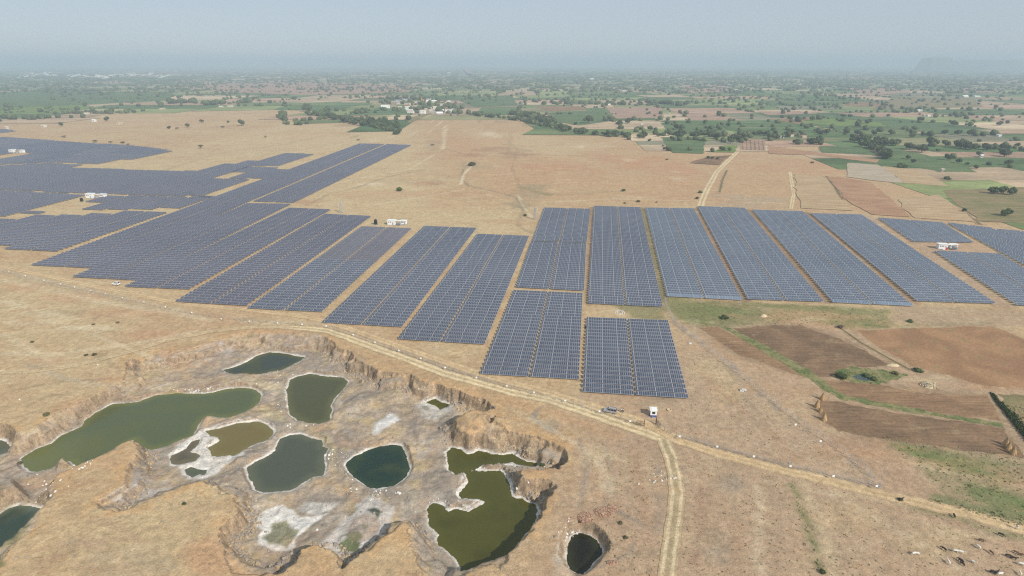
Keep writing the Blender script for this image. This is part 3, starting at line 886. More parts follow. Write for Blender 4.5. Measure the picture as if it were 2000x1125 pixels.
for pts, cc, al, ft in [
    ([(725, 850), (732, 827), (762, 807), (785, 820), (765, 830), (740, 847)], (0.60, 0.58, 0.54), .97, 1.0),
    ([(330, 890), (345, 868), (375, 852), (398, 838), (430, 826), (462, 832), (420, 850), (400, 868), (410, 890), (440, 893), (470, 880), (480, 890), (440, 905), (420, 925), (400, 935), (365, 932), (352, 912)], SALT, .8, .7),
    ([(812, 790), (835, 776), (860, 774), (890, 787), (880, 800), (850, 822), (828, 820)], (0.56, .53, .47), .95, 1.2),
    ([(506, 1003), (525, 990), (553, 984), (572, 992), (586, 1006), (612, 1008), (640, 1003), (600, 1032), (581, 1045), (575, 1068), (558, 1075), (530, 1071), (505, 1065), (508, 1047), (515, 1035), (498, 1028)], SALT, .95, .4),
    ([(582, 992), (595, 978), (640, 980), (662, 982), (640, 1000), (612, 1006), (592, 1004)], (0.50, .47, .42), .8, .7),
    ([(695, 985), (720, 968), (745, 975), (771, 995), (765, 1020), (748, 1048), (700, 1080), (660, 1085), (618, 1066), (640, 1052), (662, 1020), (690, 1003)], (0.50, .46, .41), .9, .8),
    ([(690, 1010), (720, 1008), (745, 1020), (735, 1050), (690, 1065), (675, 1040)], (0.33, .25, .19), .7, .8),
    ([(530, 1020), (560, 1015), (568, 1030), (585, 1035), (575, 1052), (560, 1068), (545, 1062), (525, 1062), (512, 1050), (530, 1035)], (0.15, .15, .07), .85, .6),
    ([(712, 998), (735, 994), (750, 1002), (738, 1018), (728, 1008)], (0.055, .07, .05), .95, .5),
    ([(662, 1065), (680, 1055), (705, 1060), (700, 1078), (670, 1078)], (0.10, .125, .045), .9, .5),
    ([(672, 1048), (700, 1042), (712, 1052), (690, 1062)], (0.14, .14, .07), .8, .5),
    ([(705, 1025), (716, 1025), (715, 1033), (706, 1033)], (0.14, .15, .07), .8, .4),
    ([(820, 794), (833, 789), (842, 795), (832, 804)], (0.22, .22, .17), .9, .4),
    ([(207, 998), (237, 979), (260, 967), (275, 938), (290, 934), (282, 955), (300, 957), (335, 951), (335, 960), (287, 980), (250, 990)], (0.43, .39, .35), .75, .8),
    ([(425, 684), (455, 681), (457, 688), (430, 690)], (0.44, .42, .40), .7, .6),
    ([(315, 766), (340, 762), (365, 766), (350, 769), (320, 771)], (0.24, .26, .07), .8, .5),
    ([(110, 940), (118, 930), (118, 955), (110, 962)], (0.14, .17, .06), .8, .5),
    ([(60, 1060), (75, 1030), (60, 1040), (10, 1085), (30, 1090)], (0.20, .19, .07), .6, .8),
    ([(0, 960), (30, 990), (80, 975), (90, 985), (40, 980), (0, 1000)], (0.22, .20, .08), .5, 1.0),
    ([(-20, 1085), (10, 1100), (20, 1130), (-20, 1150)], (0.12, .15, .05), .8, .6),
    ([(690, 700), (730, 735), (790, 780), (880, 800), (880, 850), (760, 800), (700, 760)], (0.25, .21, .17), .4, 3),
    ([(600, 840), (640, 850), (660, 880), (645, 910), (640, 870)], (0.42, .36, .20), .6, 1.2),
    ([(500, 790), (550, 800), (560, 830), (520, 815)], (0.42, .37, .22), .6, 1.2),
    ([(640, 940), (680, 960), (700, 980), (660, 950)], (0.36, .20, .12), .6, 1.0),
    ([(785, 990), (800, 960), (820, 1000), (850, 1080), (900, 1130), (870, 1140), (820, 1070)], (0.30, .26, .21), .7, 1.5),
]:
    paint(pts, cc, al, ft, 0.7, z=FLOOR, sc=2.5, seed=int(pts[0][0]))
paint([(1085, 1130), (1080, 1095), (1095, 1045), (1115, 1035), (1108, 1060), (1104, 1095), (1112, 1130)], (0.48, .42, .33), .7, 1, .8, z=-1, sc=2)
paint([(370, 1060), (440, 1040), (450, 1080), (480, 1110), (560, 1120), (640, 1100), (660, 1125), (400, 1150)], (0.47, .30, .17), .75, 3, 2.5, sc=5)
# crust arm between the olive ponds
paintline([(925, 886), (912, 893), (895, 892)], SALT, .9, .9, .3, .3, z=WATER, sc=2)
paintline([(930, 900), (960, 908), (985, 912), (1010, 915)], SALT, .9, 1.8, .4, .8, z=WATER, sc=2)
paintline([(908, 925), (905, 945), (893, 965), (905, 978), (945, 980)], SALT, .9, 1.3, .4, .6, z=WATER, sc=2)
paintline([(840, 990), (865, 982), (880, 995), (915, 992), (945, 980)], SALT, .8, 1.2, .4, .6, z=WATER, sc=2)
paintline([(992, 925), (998, 940), (1003, 960), (1000, 972)], SALT, .8, .9, .3, .3, z=WATER, sc=2)
paintline([(60, 725), (130, 752), (200, 766), (280, 760), (350, 744), (430, 734), (500, 738), (545, 760)], (0.42, .35, .24), .6, 3.0, 1.2, .5, z=-3)
paintline([(790, 1000), (800, 950), (830, 1020), (870, 1085), (900, 1130)], (0.33, .29, .23), .5, 2.5, 1.0, .5, z=FLOOR)

nx, ny = len(xs), len(ys)
V = np.stack([X, Y, Z], -1).reshape(-1, 3)
idx = np.arange(nx * ny).reshape(ny, nx)
F = np.stack([idx[:-1, :-1], idx[:-1, 1:], idx[1:, 1:], idx[1:, :-1]], -1).reshape(-1, 4)
ground = obj('ground', np_mesh('ground', V, F, [M_ground], None, C.reshape(-1, 4), smooth=True))
tag(ground, 'dry tan scrubland with the dug out quarry floor and its cliffs', None, None, 'structure')


def gz(px, py):
    """height of the ground under a world point"""
    j = min(max(np.searchsorted(xs, px) - 1, 0), nx - 2)
    i = min(max(np.searchsorted(ys, py) - 1, 0), ny - 2)
    tx, ty = (px - xs[j]) / (xs[j + 1] - xs[j]), (py - ys[i]) / (ys[i + 1] - ys[i])
    return float((Z[i, j] * (1 - tx) + Z[i, j + 1] * tx) * (1 - ty) + (Z[i + 1, j] * (1 - tx) + Z[i + 1, j + 1] * tx) * ty)


def drop(px, py):
    """photo point -> where its ray meets the ground"""
    z = 0.0
    for _ in range(6):
        gx, gy = G(px, py, z)
        z = gz(gx, gy)
    return gx, gy, z


# ------------------------------------------------------------------ ponds
WM = {'green': water_material('pond_green', (0.082, 0.100, 0.044), (0.100, 0.108, 0.034)), 'dark': water_material('pond_dark', (0.040, 0.052, 0.040), (0.06, 0.066, 0.02)),
      'olive': water_material('pond_olive', (0.070, 0.074, 0.032), (0.078, 0.080, 0.034)), 'brown': water_material('pond_brown', (0.155, 0.120, 0.040), (0.125, 0.105, 0.042)),
      'brown2': water_material('puddle_brown', (0.085, 0.075, 0.048), (0.11, 0.09, 0.055)), 'slate': water_material('pond_slate', (0.068, 0.078, 0.054), (0.074, 0.082, 0.056)),
      'teal': water_material('pond_teal', (0.014, 0.034, 0.024), (0.045, 0.062, 0.022), 0.12, 0.5, 0.8), 'algae': water_material('pond_algae', (0.068, 0.068, 0.012), (0.05, 0.05, 0.010), 0.06),
      'black': water_material('pond_black', (0.010, 0.010, 0.006), (0.045, 0.05, 0.015), 0.2, 0.6, 0.85), 'teal2': water_material('pond_cloudy', (0.028, 0.048, 0.032), (0.09, 0.105, 0.075), 0.1, 0.45, 0.8)}
for pi_, (kk, pg, lab) in enumerate(pond_g):
    st_ = 0.6
    gx_ = np.arange(pg[:, 0].min() - 2, pg[:, 0].max() + 2, st_)
    gy_ = np.arange(pg[:, 1].min() - 2, pg[:, 1].max() + 2, st_)
    XX, YY = np.meshgrid(gx_, gy_)
    dd = sdf(XX, YY, pg)
    keep = dd[:-1, :-1] > -1.9
    idx = np.arange(XX.size).reshape(XX.shape)
    Fq = np.stack([idx[:-1, :-1], idx[:-1, 1:], idx[1:, 1:], idx[1:, :-1]], -1)[keep]
    used, inv = np.unique(Fq, return_inverse=True)
    sh = sstep(3.2, -0.3, dd + fbm(XX, YY, 5, 3, 7) * 1.3)
    if kk == 'green':        # the tail end of the big pond is shallow
        tx_, ty_ = G(60, 905, WATER)
        sh = np.maximum(sh, sstep(24, 2, np.hypot(XX - tx_, YY - ty_) + fbm(XX, YY, 8, 3, 8) * 5) * .9)
    sh = sh.ravel()[used]
    Vp = np.stack([XX.ravel()[used], YY.ravel()[used], np.full(len(used), WLEV(kk) + pi_ * 0.006)], -1)
    tag(obj('pond', np_mesh('pond', Vp, inv.reshape(Fq.shape), [WM[kk]], None, np.stack([sh, sh, sh, np.ones_like(sh)], -1))), lab, None, None, 'structure')


# ------------------------------------------------------------------ sheets on the flat ground: tracks and fields
def densify(g, step, rag, closed=True, seed=1):
    out = []
    n = len(g)
    for i in range(n if closed else n - 1):
        a, b = g[i], g[(i + 1) % n]
        L = np.hypot(*(b - a))
        k = max(1, int(L / step))
        for j in range(k):
            out.append(a + (b - a) * j / k)
    if not closed:
        out.append(g[-1])
    out = np.array(out)
    out[:, 0] += fbm(out[:, 0], out[:, 1], step * 2.3, 2, seed) * rag
    out[:, 1] += fbm(out[:, 0] + 91, out[:, 1], step * 2.3, 2, seed + 3) * rag
    return out


def sheet(name, pts, mat, z, label=None, step=3.0, rag=0.6, kind='structure'):
    g = densify(GP(pts), step, rag, True, int(abs(pts[0][0])) + 3)
    bm = bmesh.new()
    vs = [bm.verts.new((p[0], p[1], z)) for p in g]
    es = [bm.edges.new((vs[i], vs[(i + 1) % len(vs)])) for i in range(len(vs))]
    bmesh.ops.triangle_fill(bm, use_beauty=True, use_dissolve=False, edges=es)
    for f in bm.faces:
        if f.normal.z < 0:
            f.normal_flip()
    me = bpy.data.meshes.new(name)
    bm.to_mesh(me)
    bm.free()
    me.materials.append(mat)
    return tag(obj(name, me), label, None, None, kind)


def track(name, pts, width, label, z=0.02, prof=None, step=1.5):
    """a dirt track as a strip; its edge columns carry no colour of their own and so match the ground"""
    g = densify(GP(pts), step, 0.25, False, 5)
    prof = prof or [(-.5, None), (-.42, (0.50, .39, .23, .7)), (-.30, (0.64, .52, .32, 1)), (-.16, (0.61, .49, .30, 1)), (-.04, (0.46, .35, .20, .75)), (.04, (0.46, .35, .20, .75)),
                    (.16, (0.61, .49, .30, 1)), (.30, (0.64, .52, .32, 1)), (.42, (0.50, .39, .23, .7)), (.5, None)]
    n, k = len(g), len(prof)
    T = np.gradient(g, axis=0)
    T /= np.hypot(T[:, 0], T[:, 1])[:, None]
    N = np.stack([T[:, 1], -T[:, 0]], -1)
    V = np.zeros((n, k, 3))
    A = np.zeros((n, k, 4))
    wv = 1 + 0.12 * fbm(g[:, 0], g[:, 1], 7, 2, 4)
    for j, (o, c) in enumerate(prof):
        V[:, j, :2] = g + N * (o * width * wv)[:, None]
        V[:, j, 2] = [z + (0.05 + max(gz(q[0] + m_ * 1.2, q[1] + m2_ * 1.2) for m_ in (-.3, .3) for m2_ in (-.3, .3)) if q[1] < 240 and q[0] < 60 else 0) for q in V[:, j, :2]]
        A[:, j] = c if c else (0.4, .31, .2, 0)
    idx = np.arange(n * k).reshape(n, k)
    F = np.stack([idx[:-1, :-1], idx[:-1, 1:], idx[1:, 1:], idx[1:, :-1]], -1).reshape(-1, 4)
    me = np_mesh(name, V.reshape(-1, 3), F[:, ::-1], [M_ground], None, A.reshape(-1, 4))
    return tag(obj(name, me), label, None, None, 'structure')


track('dirt_road', [(1300, 858), (1225, 832), (1150, 806), (1075, 781), (1000, 766), (950, 752), (875, 731), (800, 703), (725, 676), (675, 658), (640, 646), (600, 641), (560, 639)], 5.0, 'pale two rut dirt road curving along the quarry edge')
track('dirt_road', [(566, 639), (500, 638), (420, 645), (330, 663), (250, 688), (150, 713), (60, 725), (-60, 728), (-300, 730)], 4.0, 'faint pale cart track curving down over the left slope', 0.03,
      [(-.5, None), (-.35, (0.54, .43, .26, .35)), (-.2, (0.58, .47, .29, .6)), (0, (0.50, .39, .23, .3)), (.2, (0.58, .47, .29, .6)), (.35, (0.54, .43, .26, .35)), (.5, None)])
track('perimeter_track', [(-300, 470), (-60, 505), (60, 532), (200, 562), (350, 592), (500, 606), (600, 618), (660, 634), (740, 662), (820, 690), (950, 734), (1050, 760), (1110, 778),
                          (1180, 800), (1240, 818), (1285, 838), (1330, 862), (1400, 884), (1500, 911), (1600, 934), (1750, 972), (1875, 1000), (2000, 1034), (2300, 1115)], 4.4,
      'orange dirt track running inside the perimeter fence', z=0.03,
      prof=[(-.5, None), (-.40, (0.48, .34, .20, .6)), (-.28, (0.57, .42, .24, .95)), (-.12, (0.54, .39, .22, .9)), (0, (0.47, .34, .19, .85)), (.12, (0.54, .39, .22, .9)), (.28, (0.57, .42, .24, .95)),
            (.40, (0.48, .34, .20, .6)), (.5, None)])
track('farm_track', [(1296, 858), (1310, 890), (1319, 930), (1322, 965), (1318, 1010), (1311, 1060), (1303, 1125), (1300, 1220)], 4.2,
      'two wheel ruts of a farm track running down past the burnt patches', z=0.04,
      prof=[(-.5, None), (-.42, (0.38, .29, .19, .3)), (-.32, (0.60, .49, .31, 1)), (-.20, (0.55, .44, .28, .9)), (-.12, (0.36, .285, .17, .8)), (0, (0.33, .265, .155, .8)), (.12, (0.36, .285, .17, .8)),
            (.20, (0.55, .44, .28, .9)), (.32, (0.60, .49, .31, 1)), (.42, (0.38, .29, .19, .3)), (.5, None)])
track('farm_track', [(1368, 402), (1378, 375), (1400, 335), (1440, 296), (1446, 285)], 6.5, 'pale farm track rising to the green fields behind the panels', z=0.05, step=5)
track('farm_track', [(1545, 408), (1550, 380), (1543, 335)], 3.5, 'thin track between the red fields', z=0.06, step=5)

DITCH = [(-.5, None), (-.3, (0.20, .16, .085, .9)), (0, (0.13, .10, .055, 1)), (.25, (0.19, .16, .08, .9)), (.5, None)]
for pts_, wd_, lb_ in [([(1614, 344), (1630, 364), (1645, 389)], 5, 'dark earth bank between stubble and red field'), ([(1720, 326), (1742, 340), (1766, 359)], 4, 'dark bank splitting the pale fields'),
                       ([(1790, 333), (1820, 350), (1850, 366)], 5, 'weedy ditch at the end of the pale fields'), ([(1828, 374), (1850, 392), (1880, 412), (1914, 438)], 4, 'dark ditch behind the right panels'),
                       ([(1405, 375), (1412, 350), (1420, 332)], 3, 'bushy bank beside the farm track'), ([(1602, 288), (1604, 299)], 5, 'straight hedge bank at the end of the crop'),
                       ([(1286, 262), (1296, 292)], 8, 'dark ditch left of the bright green square'), ([(1640, 640), (1680, 668), (1740, 702), (1778, 722)], 2.2, 'weedy hedge bank above the well')]:
    track('ditch', pts_, wd_, lb_, 0.2 if pts_[0][1] < 500 else 0.05, DITCH, 3)
FM = dict(
    brown=field_material('ploughed_brown', (0.22, 0.135, 0.080), (0.29, 0.18, 0.10), 1.0, 0.45, 0.06, 0.1, (0.33, 0.24, 0.14)),
    dark=field_material('ploughed_dark', (0.165, 0.108, 0.066), (0.245, 0.155, 0.092), 1.1, -0.15, 0.05, 0.1, (0.30, 0.22, 0.13)),
    red=field_material('red_field', (0.35, 0.20, 0.12), (0.39, 0.24, 0.14), 0.6, 1.3, 0.04),
    redgreen=field_material('weedy_red_field', (0.27, 0.155, 0.085), (0.35, 0.205, 0.11), 0.0, 0, 0.06, 0.1, (0.19, 0.18, 0.08)),
    yellow=field_material('stubble_field', (0.44, 0.325, 0.19), (0.41, 0.285, 0.165), 0.5, 1.2, 0.05),
    grey=field_material('grey_stubble', (0.38, 0.315, 0.23), (0.42, 0.34, 0.245), 0.6, 0.3, 0.05),
    green=field_material('green_crop', (0.085, 0.130, 0.055), (0.125, 0.17, 0.072), 0.25, 0.2, 0.03),
    lime=field_material('lime_crop', (0.17, 0.22, 0.06), (0.13, 0.19, 0.05), 0.25, 0.2, 0.03),
    mixed=field_material('weedy_field', (0.19, 0.175, 0.08), (0.27, 0.20, 0.11), 0.3, 0.5, 0.04),
    grass=field_material('green_bank', (0.11, 0.14, 0.05), (0.24, 0.215, 0.10), 0.0, 0, 0.25, 0.08, (0.30, 0.225, 0.13)),
    brick=field_material('pink_field', (0.33, 0.21, 0.15), (0.37, 0.25, 0.17), 0.4, 0.1, 0.03),
)
for kd, pts, lab in [
    ('brown', [(1367, 640), (1402, 638), (1470, 672), (1540, 710), (1588, 738), (1560, 733), (1500, 712), (1440, 690)], 'narrow brown ploughed strip beside the green bank'),
    ('dark', [(1432, 641), (1500, 635), (1560, 634), (1640, 662), (1715, 698), (1735, 712), (1700, 716), (1640, 720), (1622, 736), (1590, 733), (1500, 683)], 'dark ploughed field above the well'),
    ('redgreen', [(1675, 646), (1800, 640), (1940, 637), (2000, 664), (2150, 720), (2150, 760), (1920, 752), (1850, 732), (1780, 712), (1725, 682)], 'weedy reddish field right of the well'),
    ('brown', [(1602, 741), (1650, 744), (1730, 752), (1800, 768), (1928, 772), (1955, 820), (1830, 808), (1750, 793), (1650, 775), (1610, 757)], 'brown field just below the well'),
    ('dark', [(1606, 782), (1650, 788), (1740, 804), (1800, 815), (1958, 834), (1985, 872), (2000, 892), (1900, 882), (1800, 868), (1700, 856), (1640, 842), (1595, 815)], 'dark ploughed field with the grain stacks'),
    ('mixed', [(1955, 770), (2150, 775), (2250, 960), (2060, 900), (2000, 850), (1968, 800)], 'weedy field at the right edge'),
    ('red', [(1612, 345), (1640, 345), (1700, 356), (1735, 385), (1782, 424), (1700, 418), (1650, 390), (1640, 372)], 'brick red bare field behind the panels'),
    ('yellow', [(1752, 388), (1830, 380), (1870, 404), (1908, 434), (1790, 426), (1770, 410)], 'pale yellow stubble field beside the ditch'),
    ('yellow', [(1552, 340), (1608, 345), (1640, 385), (1672, 412), (1565, 406), (1555, 370)], 'yellowish stubble field left of the red field'),
    ('grey', [(1658, 318), (1715, 322), (1740, 336), (1764, 358), (1700, 352), (1655, 345)], 'pale grey five sided field'),
    ('yellow', [(1722, 324), (1790, 332), (1830, 350), (1852, 364), (1768, 358), (1742, 338)], 'pale stubble field with curved edge'),
    ('red', [(1500, 285), (1600, 298), (1720, 312), (1712, 318), (1600, 304), (1500, 300)], 'thin red strip field'),
    ('mixed', [(1840, 372), (2010, 365), (2100, 440), (1915, 432), (1870, 400)], 'dull brown and green plots at the right edge'),
    ('green', [(1600, 286), (1680, 284), (1712, 300), (1716, 304), (1605, 298)], 'dark green crop field with straight hedge'),
    ('green', [(1735, 288), (1800, 300), (1880, 322), (1905, 336), (1840, 335), (1770, 324), (1735, 308)], 'bright green crop field below the hedge'),
    ('green', [(1290, 268), (1380, 268), (1375, 290), (1372, 300), (1312, 298)], 'bright green square crop field'),
    ('lime', [(1415, 284), (1442, 284), (1434, 298), (1394, 297)], 'small lime green plot'),
    ('dark', [(1382, 306), (1430, 303), (1402, 322), (1345, 318)], 'dark brown plot with four trees'),
    ('brick', [(1447, 272), (1496, 273), (1493, 294), (1444, 292)], 'orchard plot of brown soil'),
    ('green', [(1290, 240), (1375, 240), (1420, 250), (1410, 262), (1310, 262)], 'green crop field behind the tree line'),
    ('lime', [(1600, 228), (1720, 240), (1735, 248), (1640, 246), (1560, 240)], 'pale lime strip field'),
    ('green', [(1720, 240), (1900, 252), (1960, 262), (1830, 262), (1740, 250)], 'long green strip field'),
    ('brick', [(1185, 210), (1290, 208), (1298, 230), (1200, 232)], 'pinkish brown field in the middle distance'),
    ('green', [(1070, 220), (1180, 215), (1200, 236), (1130, 245), (1090, 238)], 'green field beyond the river trees'),
    ('green', [(880, 190), (1000, 186), (1010, 205), (930, 210)], 'green field right of the village'),
    ('green', [(-60, 190), (120, 178), (340, 180), (330, 196), (160, 205), (-60, 212)], 'broad green crop land on the left'),
    ('lime', [(-60, 212), (160, 205), (200, 210), (100, 222), (-60, 226)], 'paler green strip on the left'),
    ('brick', [(380, 165), (620, 160), (820, 168), (800, 180), (600, 186), (440, 180)], 'pink bare land with the far water'),
    ('mixed', [(800, 240), (850, 220), (830, 222), (790, 232)], 'weedy plot beside the village'),
    ('brick', [(1320, 166), (1420, 167), (1425, 180), (1345, 182)], 'pink bare field in the far middle'),
    ('brick', [(1605, 149), (1700, 149), (1735, 154), (1640, 156)], 'far pink bare strip at right'),
    ('brick', [(1650, 172), (1740, 171), (1780, 180), (1700, 187)], 'pink bare strip above the right groves'),
    ('brick', [(1870, 172), (1960, 173), (1950, 180), (1880, 182)], 'second pink bare strip at far right'),
    ('brick', [(1950, 156), (2050, 155), (2060, 168), (1965, 164)], 'pale bare ground at the far right edge'),
    ('yellow', [(1690, 162), (1800, 166), (1800, 167.5), (1690, 163.5)], 'long pale dirt line at far right'),
    ('brick', [(897, 125), (903, 125), (926, 148), (914, 148)], 'straight pinkish road running to the horizon'),
    ('mixed', [(1750, 190), (1900, 192), (1920, 208), (1700, 215)], 'dull olive plots at right'),
    ('brown', [(1670, 199), (1770, 202), (1700, 209), (1640, 206)], 'dark brown plot at right'),
    ('brown', [(1500, 233), (1600, 230), (1670, 240), (1560, 242)], 'dark brown strip in the right middle'),
    ('brick', [(1480, 218), (1560, 217), (1600, 222), (1500, 225)], 'pale brown strip in the right middle'),
    ('brown', [(1040, 208), (1130, 207), (1150, 214), (1080, 217)], 'brown plot beyond the river trees'),
]:
    gy = G(pts[0][0], pts[0][1])[1]
    sheet('field', pts, FM[kd], 0.012 if gy < 300 else 0.12 + gy * 0.0004, lab, 1.3 if gy < 300 else 6, 1.3 if gy < 300 else 2.5)
sheet('reservoir', [(445, 172), (500, 164), (560, 163), (640, 170), (600, 174), (500, 174)], water_material('far_water', (0.10, 0.11, 0.13), (0.13, 0.14, 0.15)), 1.3, 'thin far reservoir on the pink land', 30, 8)
sheet('grass_bank', [(1400, 634), (1412, 634), (1500, 676), (1580, 722), (1600, 738), (1650, 772), (1750, 790), (1830, 806), (1958, 826), (1960, 834), (1830, 813), (1740, 799), (1640, 779), (1590, 748),
                     (1570, 733), (1500, 692), (1430, 650)], FM['grass'], 0.03, 'green grassy bank between the ploughed fields', 1.0, 0.9)

# ------------------------------------------------------------------ farmland patchwork beyond the dry plateau
FARM = [(-9000, 130.0)]
farm_px = [(-400, 250), (0, 246), (60, 243), (130, 236), (220, 226), (330, 222), (430, 214), (520, 212), (545, 232), (600, 238), (680, 240), (730, 250), (790, 258), (800, 238), (850, 222),
           (910, 228), (960, 232), (1000, 240), (1075, 252), (1130, 262), (1190, 270), (1240, 276), (1290, 285), (1300, 300), (1380, 304), (1440, 296), (1450, 273), (1600, 286), (1700, 306),
           (1735, 325), (1800, 332), (1850, 365), (1900, 430), (2000, 446), (2400, 560)]
farm_g = list(map(tuple, GP(farm_px))) + [(30000, 300), (60000, 70000), (-60000, 70000), (-30000, 1100)]
PALF = [((0.10, 0.15, 0.06), 20), ((0.15, 0.19, 0.075), 14), ((0.22, 0.25, 0.10), 13), ((0.28, 0.26, 0.13), 12), ((0.42, 0.31, 0.20), 10), ((0.38, 0.25, 0.17), 8), ((0.48, 0.37, 0.24), 8),
        ((0.20, 0.19, 0.12), 7), ((0.085, 0.14, 0.05), 9)]
PALT = sum([[c] * n for c, n in PALF], [])
cells = []


def split(x0_, y0_, x1_, y1_, dep=0):
    cx, cy = (x0_ + x1_) / 2, (y0_ + y1_) / 2
    D = hypot(cx, cy)
    if y1_ < 350 or abs(cx) - (x1_ - x0_) / 2 > 1.15 * y1_ + 300:
        return
    wx, wy = x1_ - x0_, y1_ - y0_
    lim = 55 + D * 0.045
    if wx * wy < (lim * lim * R.uniform(1.0, 3.2)) and D > max(wx, wy):
        cells.append((x0_, y0_, x1_, y1_))
        return
    if dep > 18:
        return
    t = R.uniform(0.36, 0.64)
    if wx > wy * R.uniform(0.6, 1.7):
        split(x0_, y0_, x0_ + wx * t, y1_, dep + 1)
        split(x0_ + wx * t, y0_, x1_, y1_, dep + 1)
    else:
        split(x0_, y0_, x1_, y0_ + wy * t, dep + 1)
        split(x0_, y0_ + wy * t, x1_, y1_, dep + 1)


split(-24000, 360, 24000, 26000)
FV, FF, FC = [], [], []
edge_lines = []
for (a, b, c, e) in cells:
    cx, cy = (a + c) / 2, (b + e) / 2
    rot = 0.35 * (vnoise(np.array(cx / 2500.), np.array(cy / 2500.), 4) - 0.5) + 0.12
    P4 = []
    for (px, py) in ((a, b), (c, b), (c, e), (a, e)):
        jx = (vnoise(np.array(px / 97.), np.array(py / 97.), 8) - .5) * 60 * min(1.5, cy / 1500)
        jy = (vnoise(np.array(px / 97.), np.array(py / 97.), 18) - .5) * 60 * min(1.5, cy / 1500)
        qx, qy = px + jx, py + jy
        P4.append((qx * cos(.16) + qy * sin(.16) * .25, qy + qx * 0.06 + 20))
    mx, my = sum(p[0] for p in P4) / 4, sum(p[1] for p in P4) / 4
    if not inside(mx, my, farm_g):
        continue
    r = R.random()
    col = list(R.choice(PALT))
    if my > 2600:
        col = [q * 0.7 + 0.3 * w2 for q, w2 in zip(col, (0.25, 0.25, 0.17))]  # distant plots greyed in their colour to stand in for haze
    k = R.uniform(0.85, 1.15)
    b0 = len(FV)
    for p in P4:
        FV.append((p[0], p[1], 0.10 + my * 0.0003))
        FC.append((col[0] * k, col[1] * k, col[2] * k, 1))
    FF.append((b0, b0 + 1, b0 + 2, b0 + 3))
    if my < 5200:
        edge_lines.append((P4[0], P4[1], my))
        edge_lines.append((P4[1], P4[2], my))


def farmland_material():
    m, t, b = newmat('farmland')
    P = coords(t)
    at = node(t, 'ShaderNodeAttribute', attribute_name='Col')
    Ps = coords(t, (0.35, 1.2, 1.0), 0.2)
    n1 = remap(t, noise(t, Ps, 0.02, 4, 0.65), 0.35, 0.65, 0.72, 1.28)
    n2 = remap(t, noise(t, P, 0.15, 3, 0.7), 0.3, 0.7, 0.85, 1.15)
    c = mix(t, 1.0, at.outputs['Color'], grey(t, mul(t, n1, n2)), 'MULTIPLY')
    patch = remap(t, noise(t, Ps, 0.006, 4, 0.6), 0.58, 0.7, 0, 0.6)
    c = mix(t, patch, c, (0.30, 0.24, 0.14))
    t.links.new(c, b.inputs['Base Color'])
    b.inputs['Roughness'].default_value = 0.95
    b.inputs['Specular IOR Level'].default_value = 0.1
    return m


M_farm = farmland_material()
fl_ob = obj('farmland', np_mesh('farmland', np.array(FV), np.array(FF), [M_farm], None, np.array(FC)))
tag(fl_ob, 'patchwork of small green and brown plots reaching to the horizon', None, None, 'structure')
# land between the last plots and the horizon
hz = np.array([(-60000, 9000, -0.5), (60000, 9000, -0.5)])

# ------------------------------------------------------------------ far hills
def hill(name, px, top_y, dist, wtop, wbase, label, seed):
    t = (px - 1000) / FPX * CP
    cx, cy = dist * t, dist
    hh = CAMH + dist * (122 - top_y) / FPX * CP * CP
    n, m = 72, 14
    Vv, Ff = [], []
    rr = random.Random(seed)
    for j in range(m + 1):
        f = j / m
        for i in range(n):
            a = 2 * pi * i / n
            rx = wbase + (wtop - wbase) * f
            s_ = 1 + 0.12 * sin(3 * a + seed) + 0.07 * sin(11 * a + 2 * f) + 0.05 * rr.uniform(-1, 1)
            zz = hh * sstep(0, 1, np.array(f * 1.0)) * (1 + 0.02 * rr.uniform(-1, 1))
            Vv.append((cx + rx * s_ * cos(a), cy + rx * 0.8 * s_ * sin(a), float(zz) - 1))
    for j in range(m):
        for i in range(n):
            Ff.append((j * n + i, j * n + (i + 1) % n, (j + 1) * n + (i + 1) % n, (j + 1) * n + i))
    Vv.append((cx, cy, hh))
    mb = MB()
    mb.add(Vv, Ff + [(m * n + i, m * n + (i + 1) % n, len(Vv) - 1) for i in range(n)], M_hill)
    tag(obj(name, mb.mesh(name, True)), label, None, None, 'structure')


M_hill = plain('hill_scrub', (0.13, 0.13, 0.08), 0.95, 0, 0.2, 0.01)
hill('hill', 1826, 112, 8800, 150, 290, 'flat topped hill on the right horizon', 3)
hill('hill', 1940, 116.5, 9800, 380, 900, 'low hill at the right edge of the horizon', 6)
hill('hill', 2100, 115.5, 9500, 380, 760, 'hill just beyond the right edge', 9)

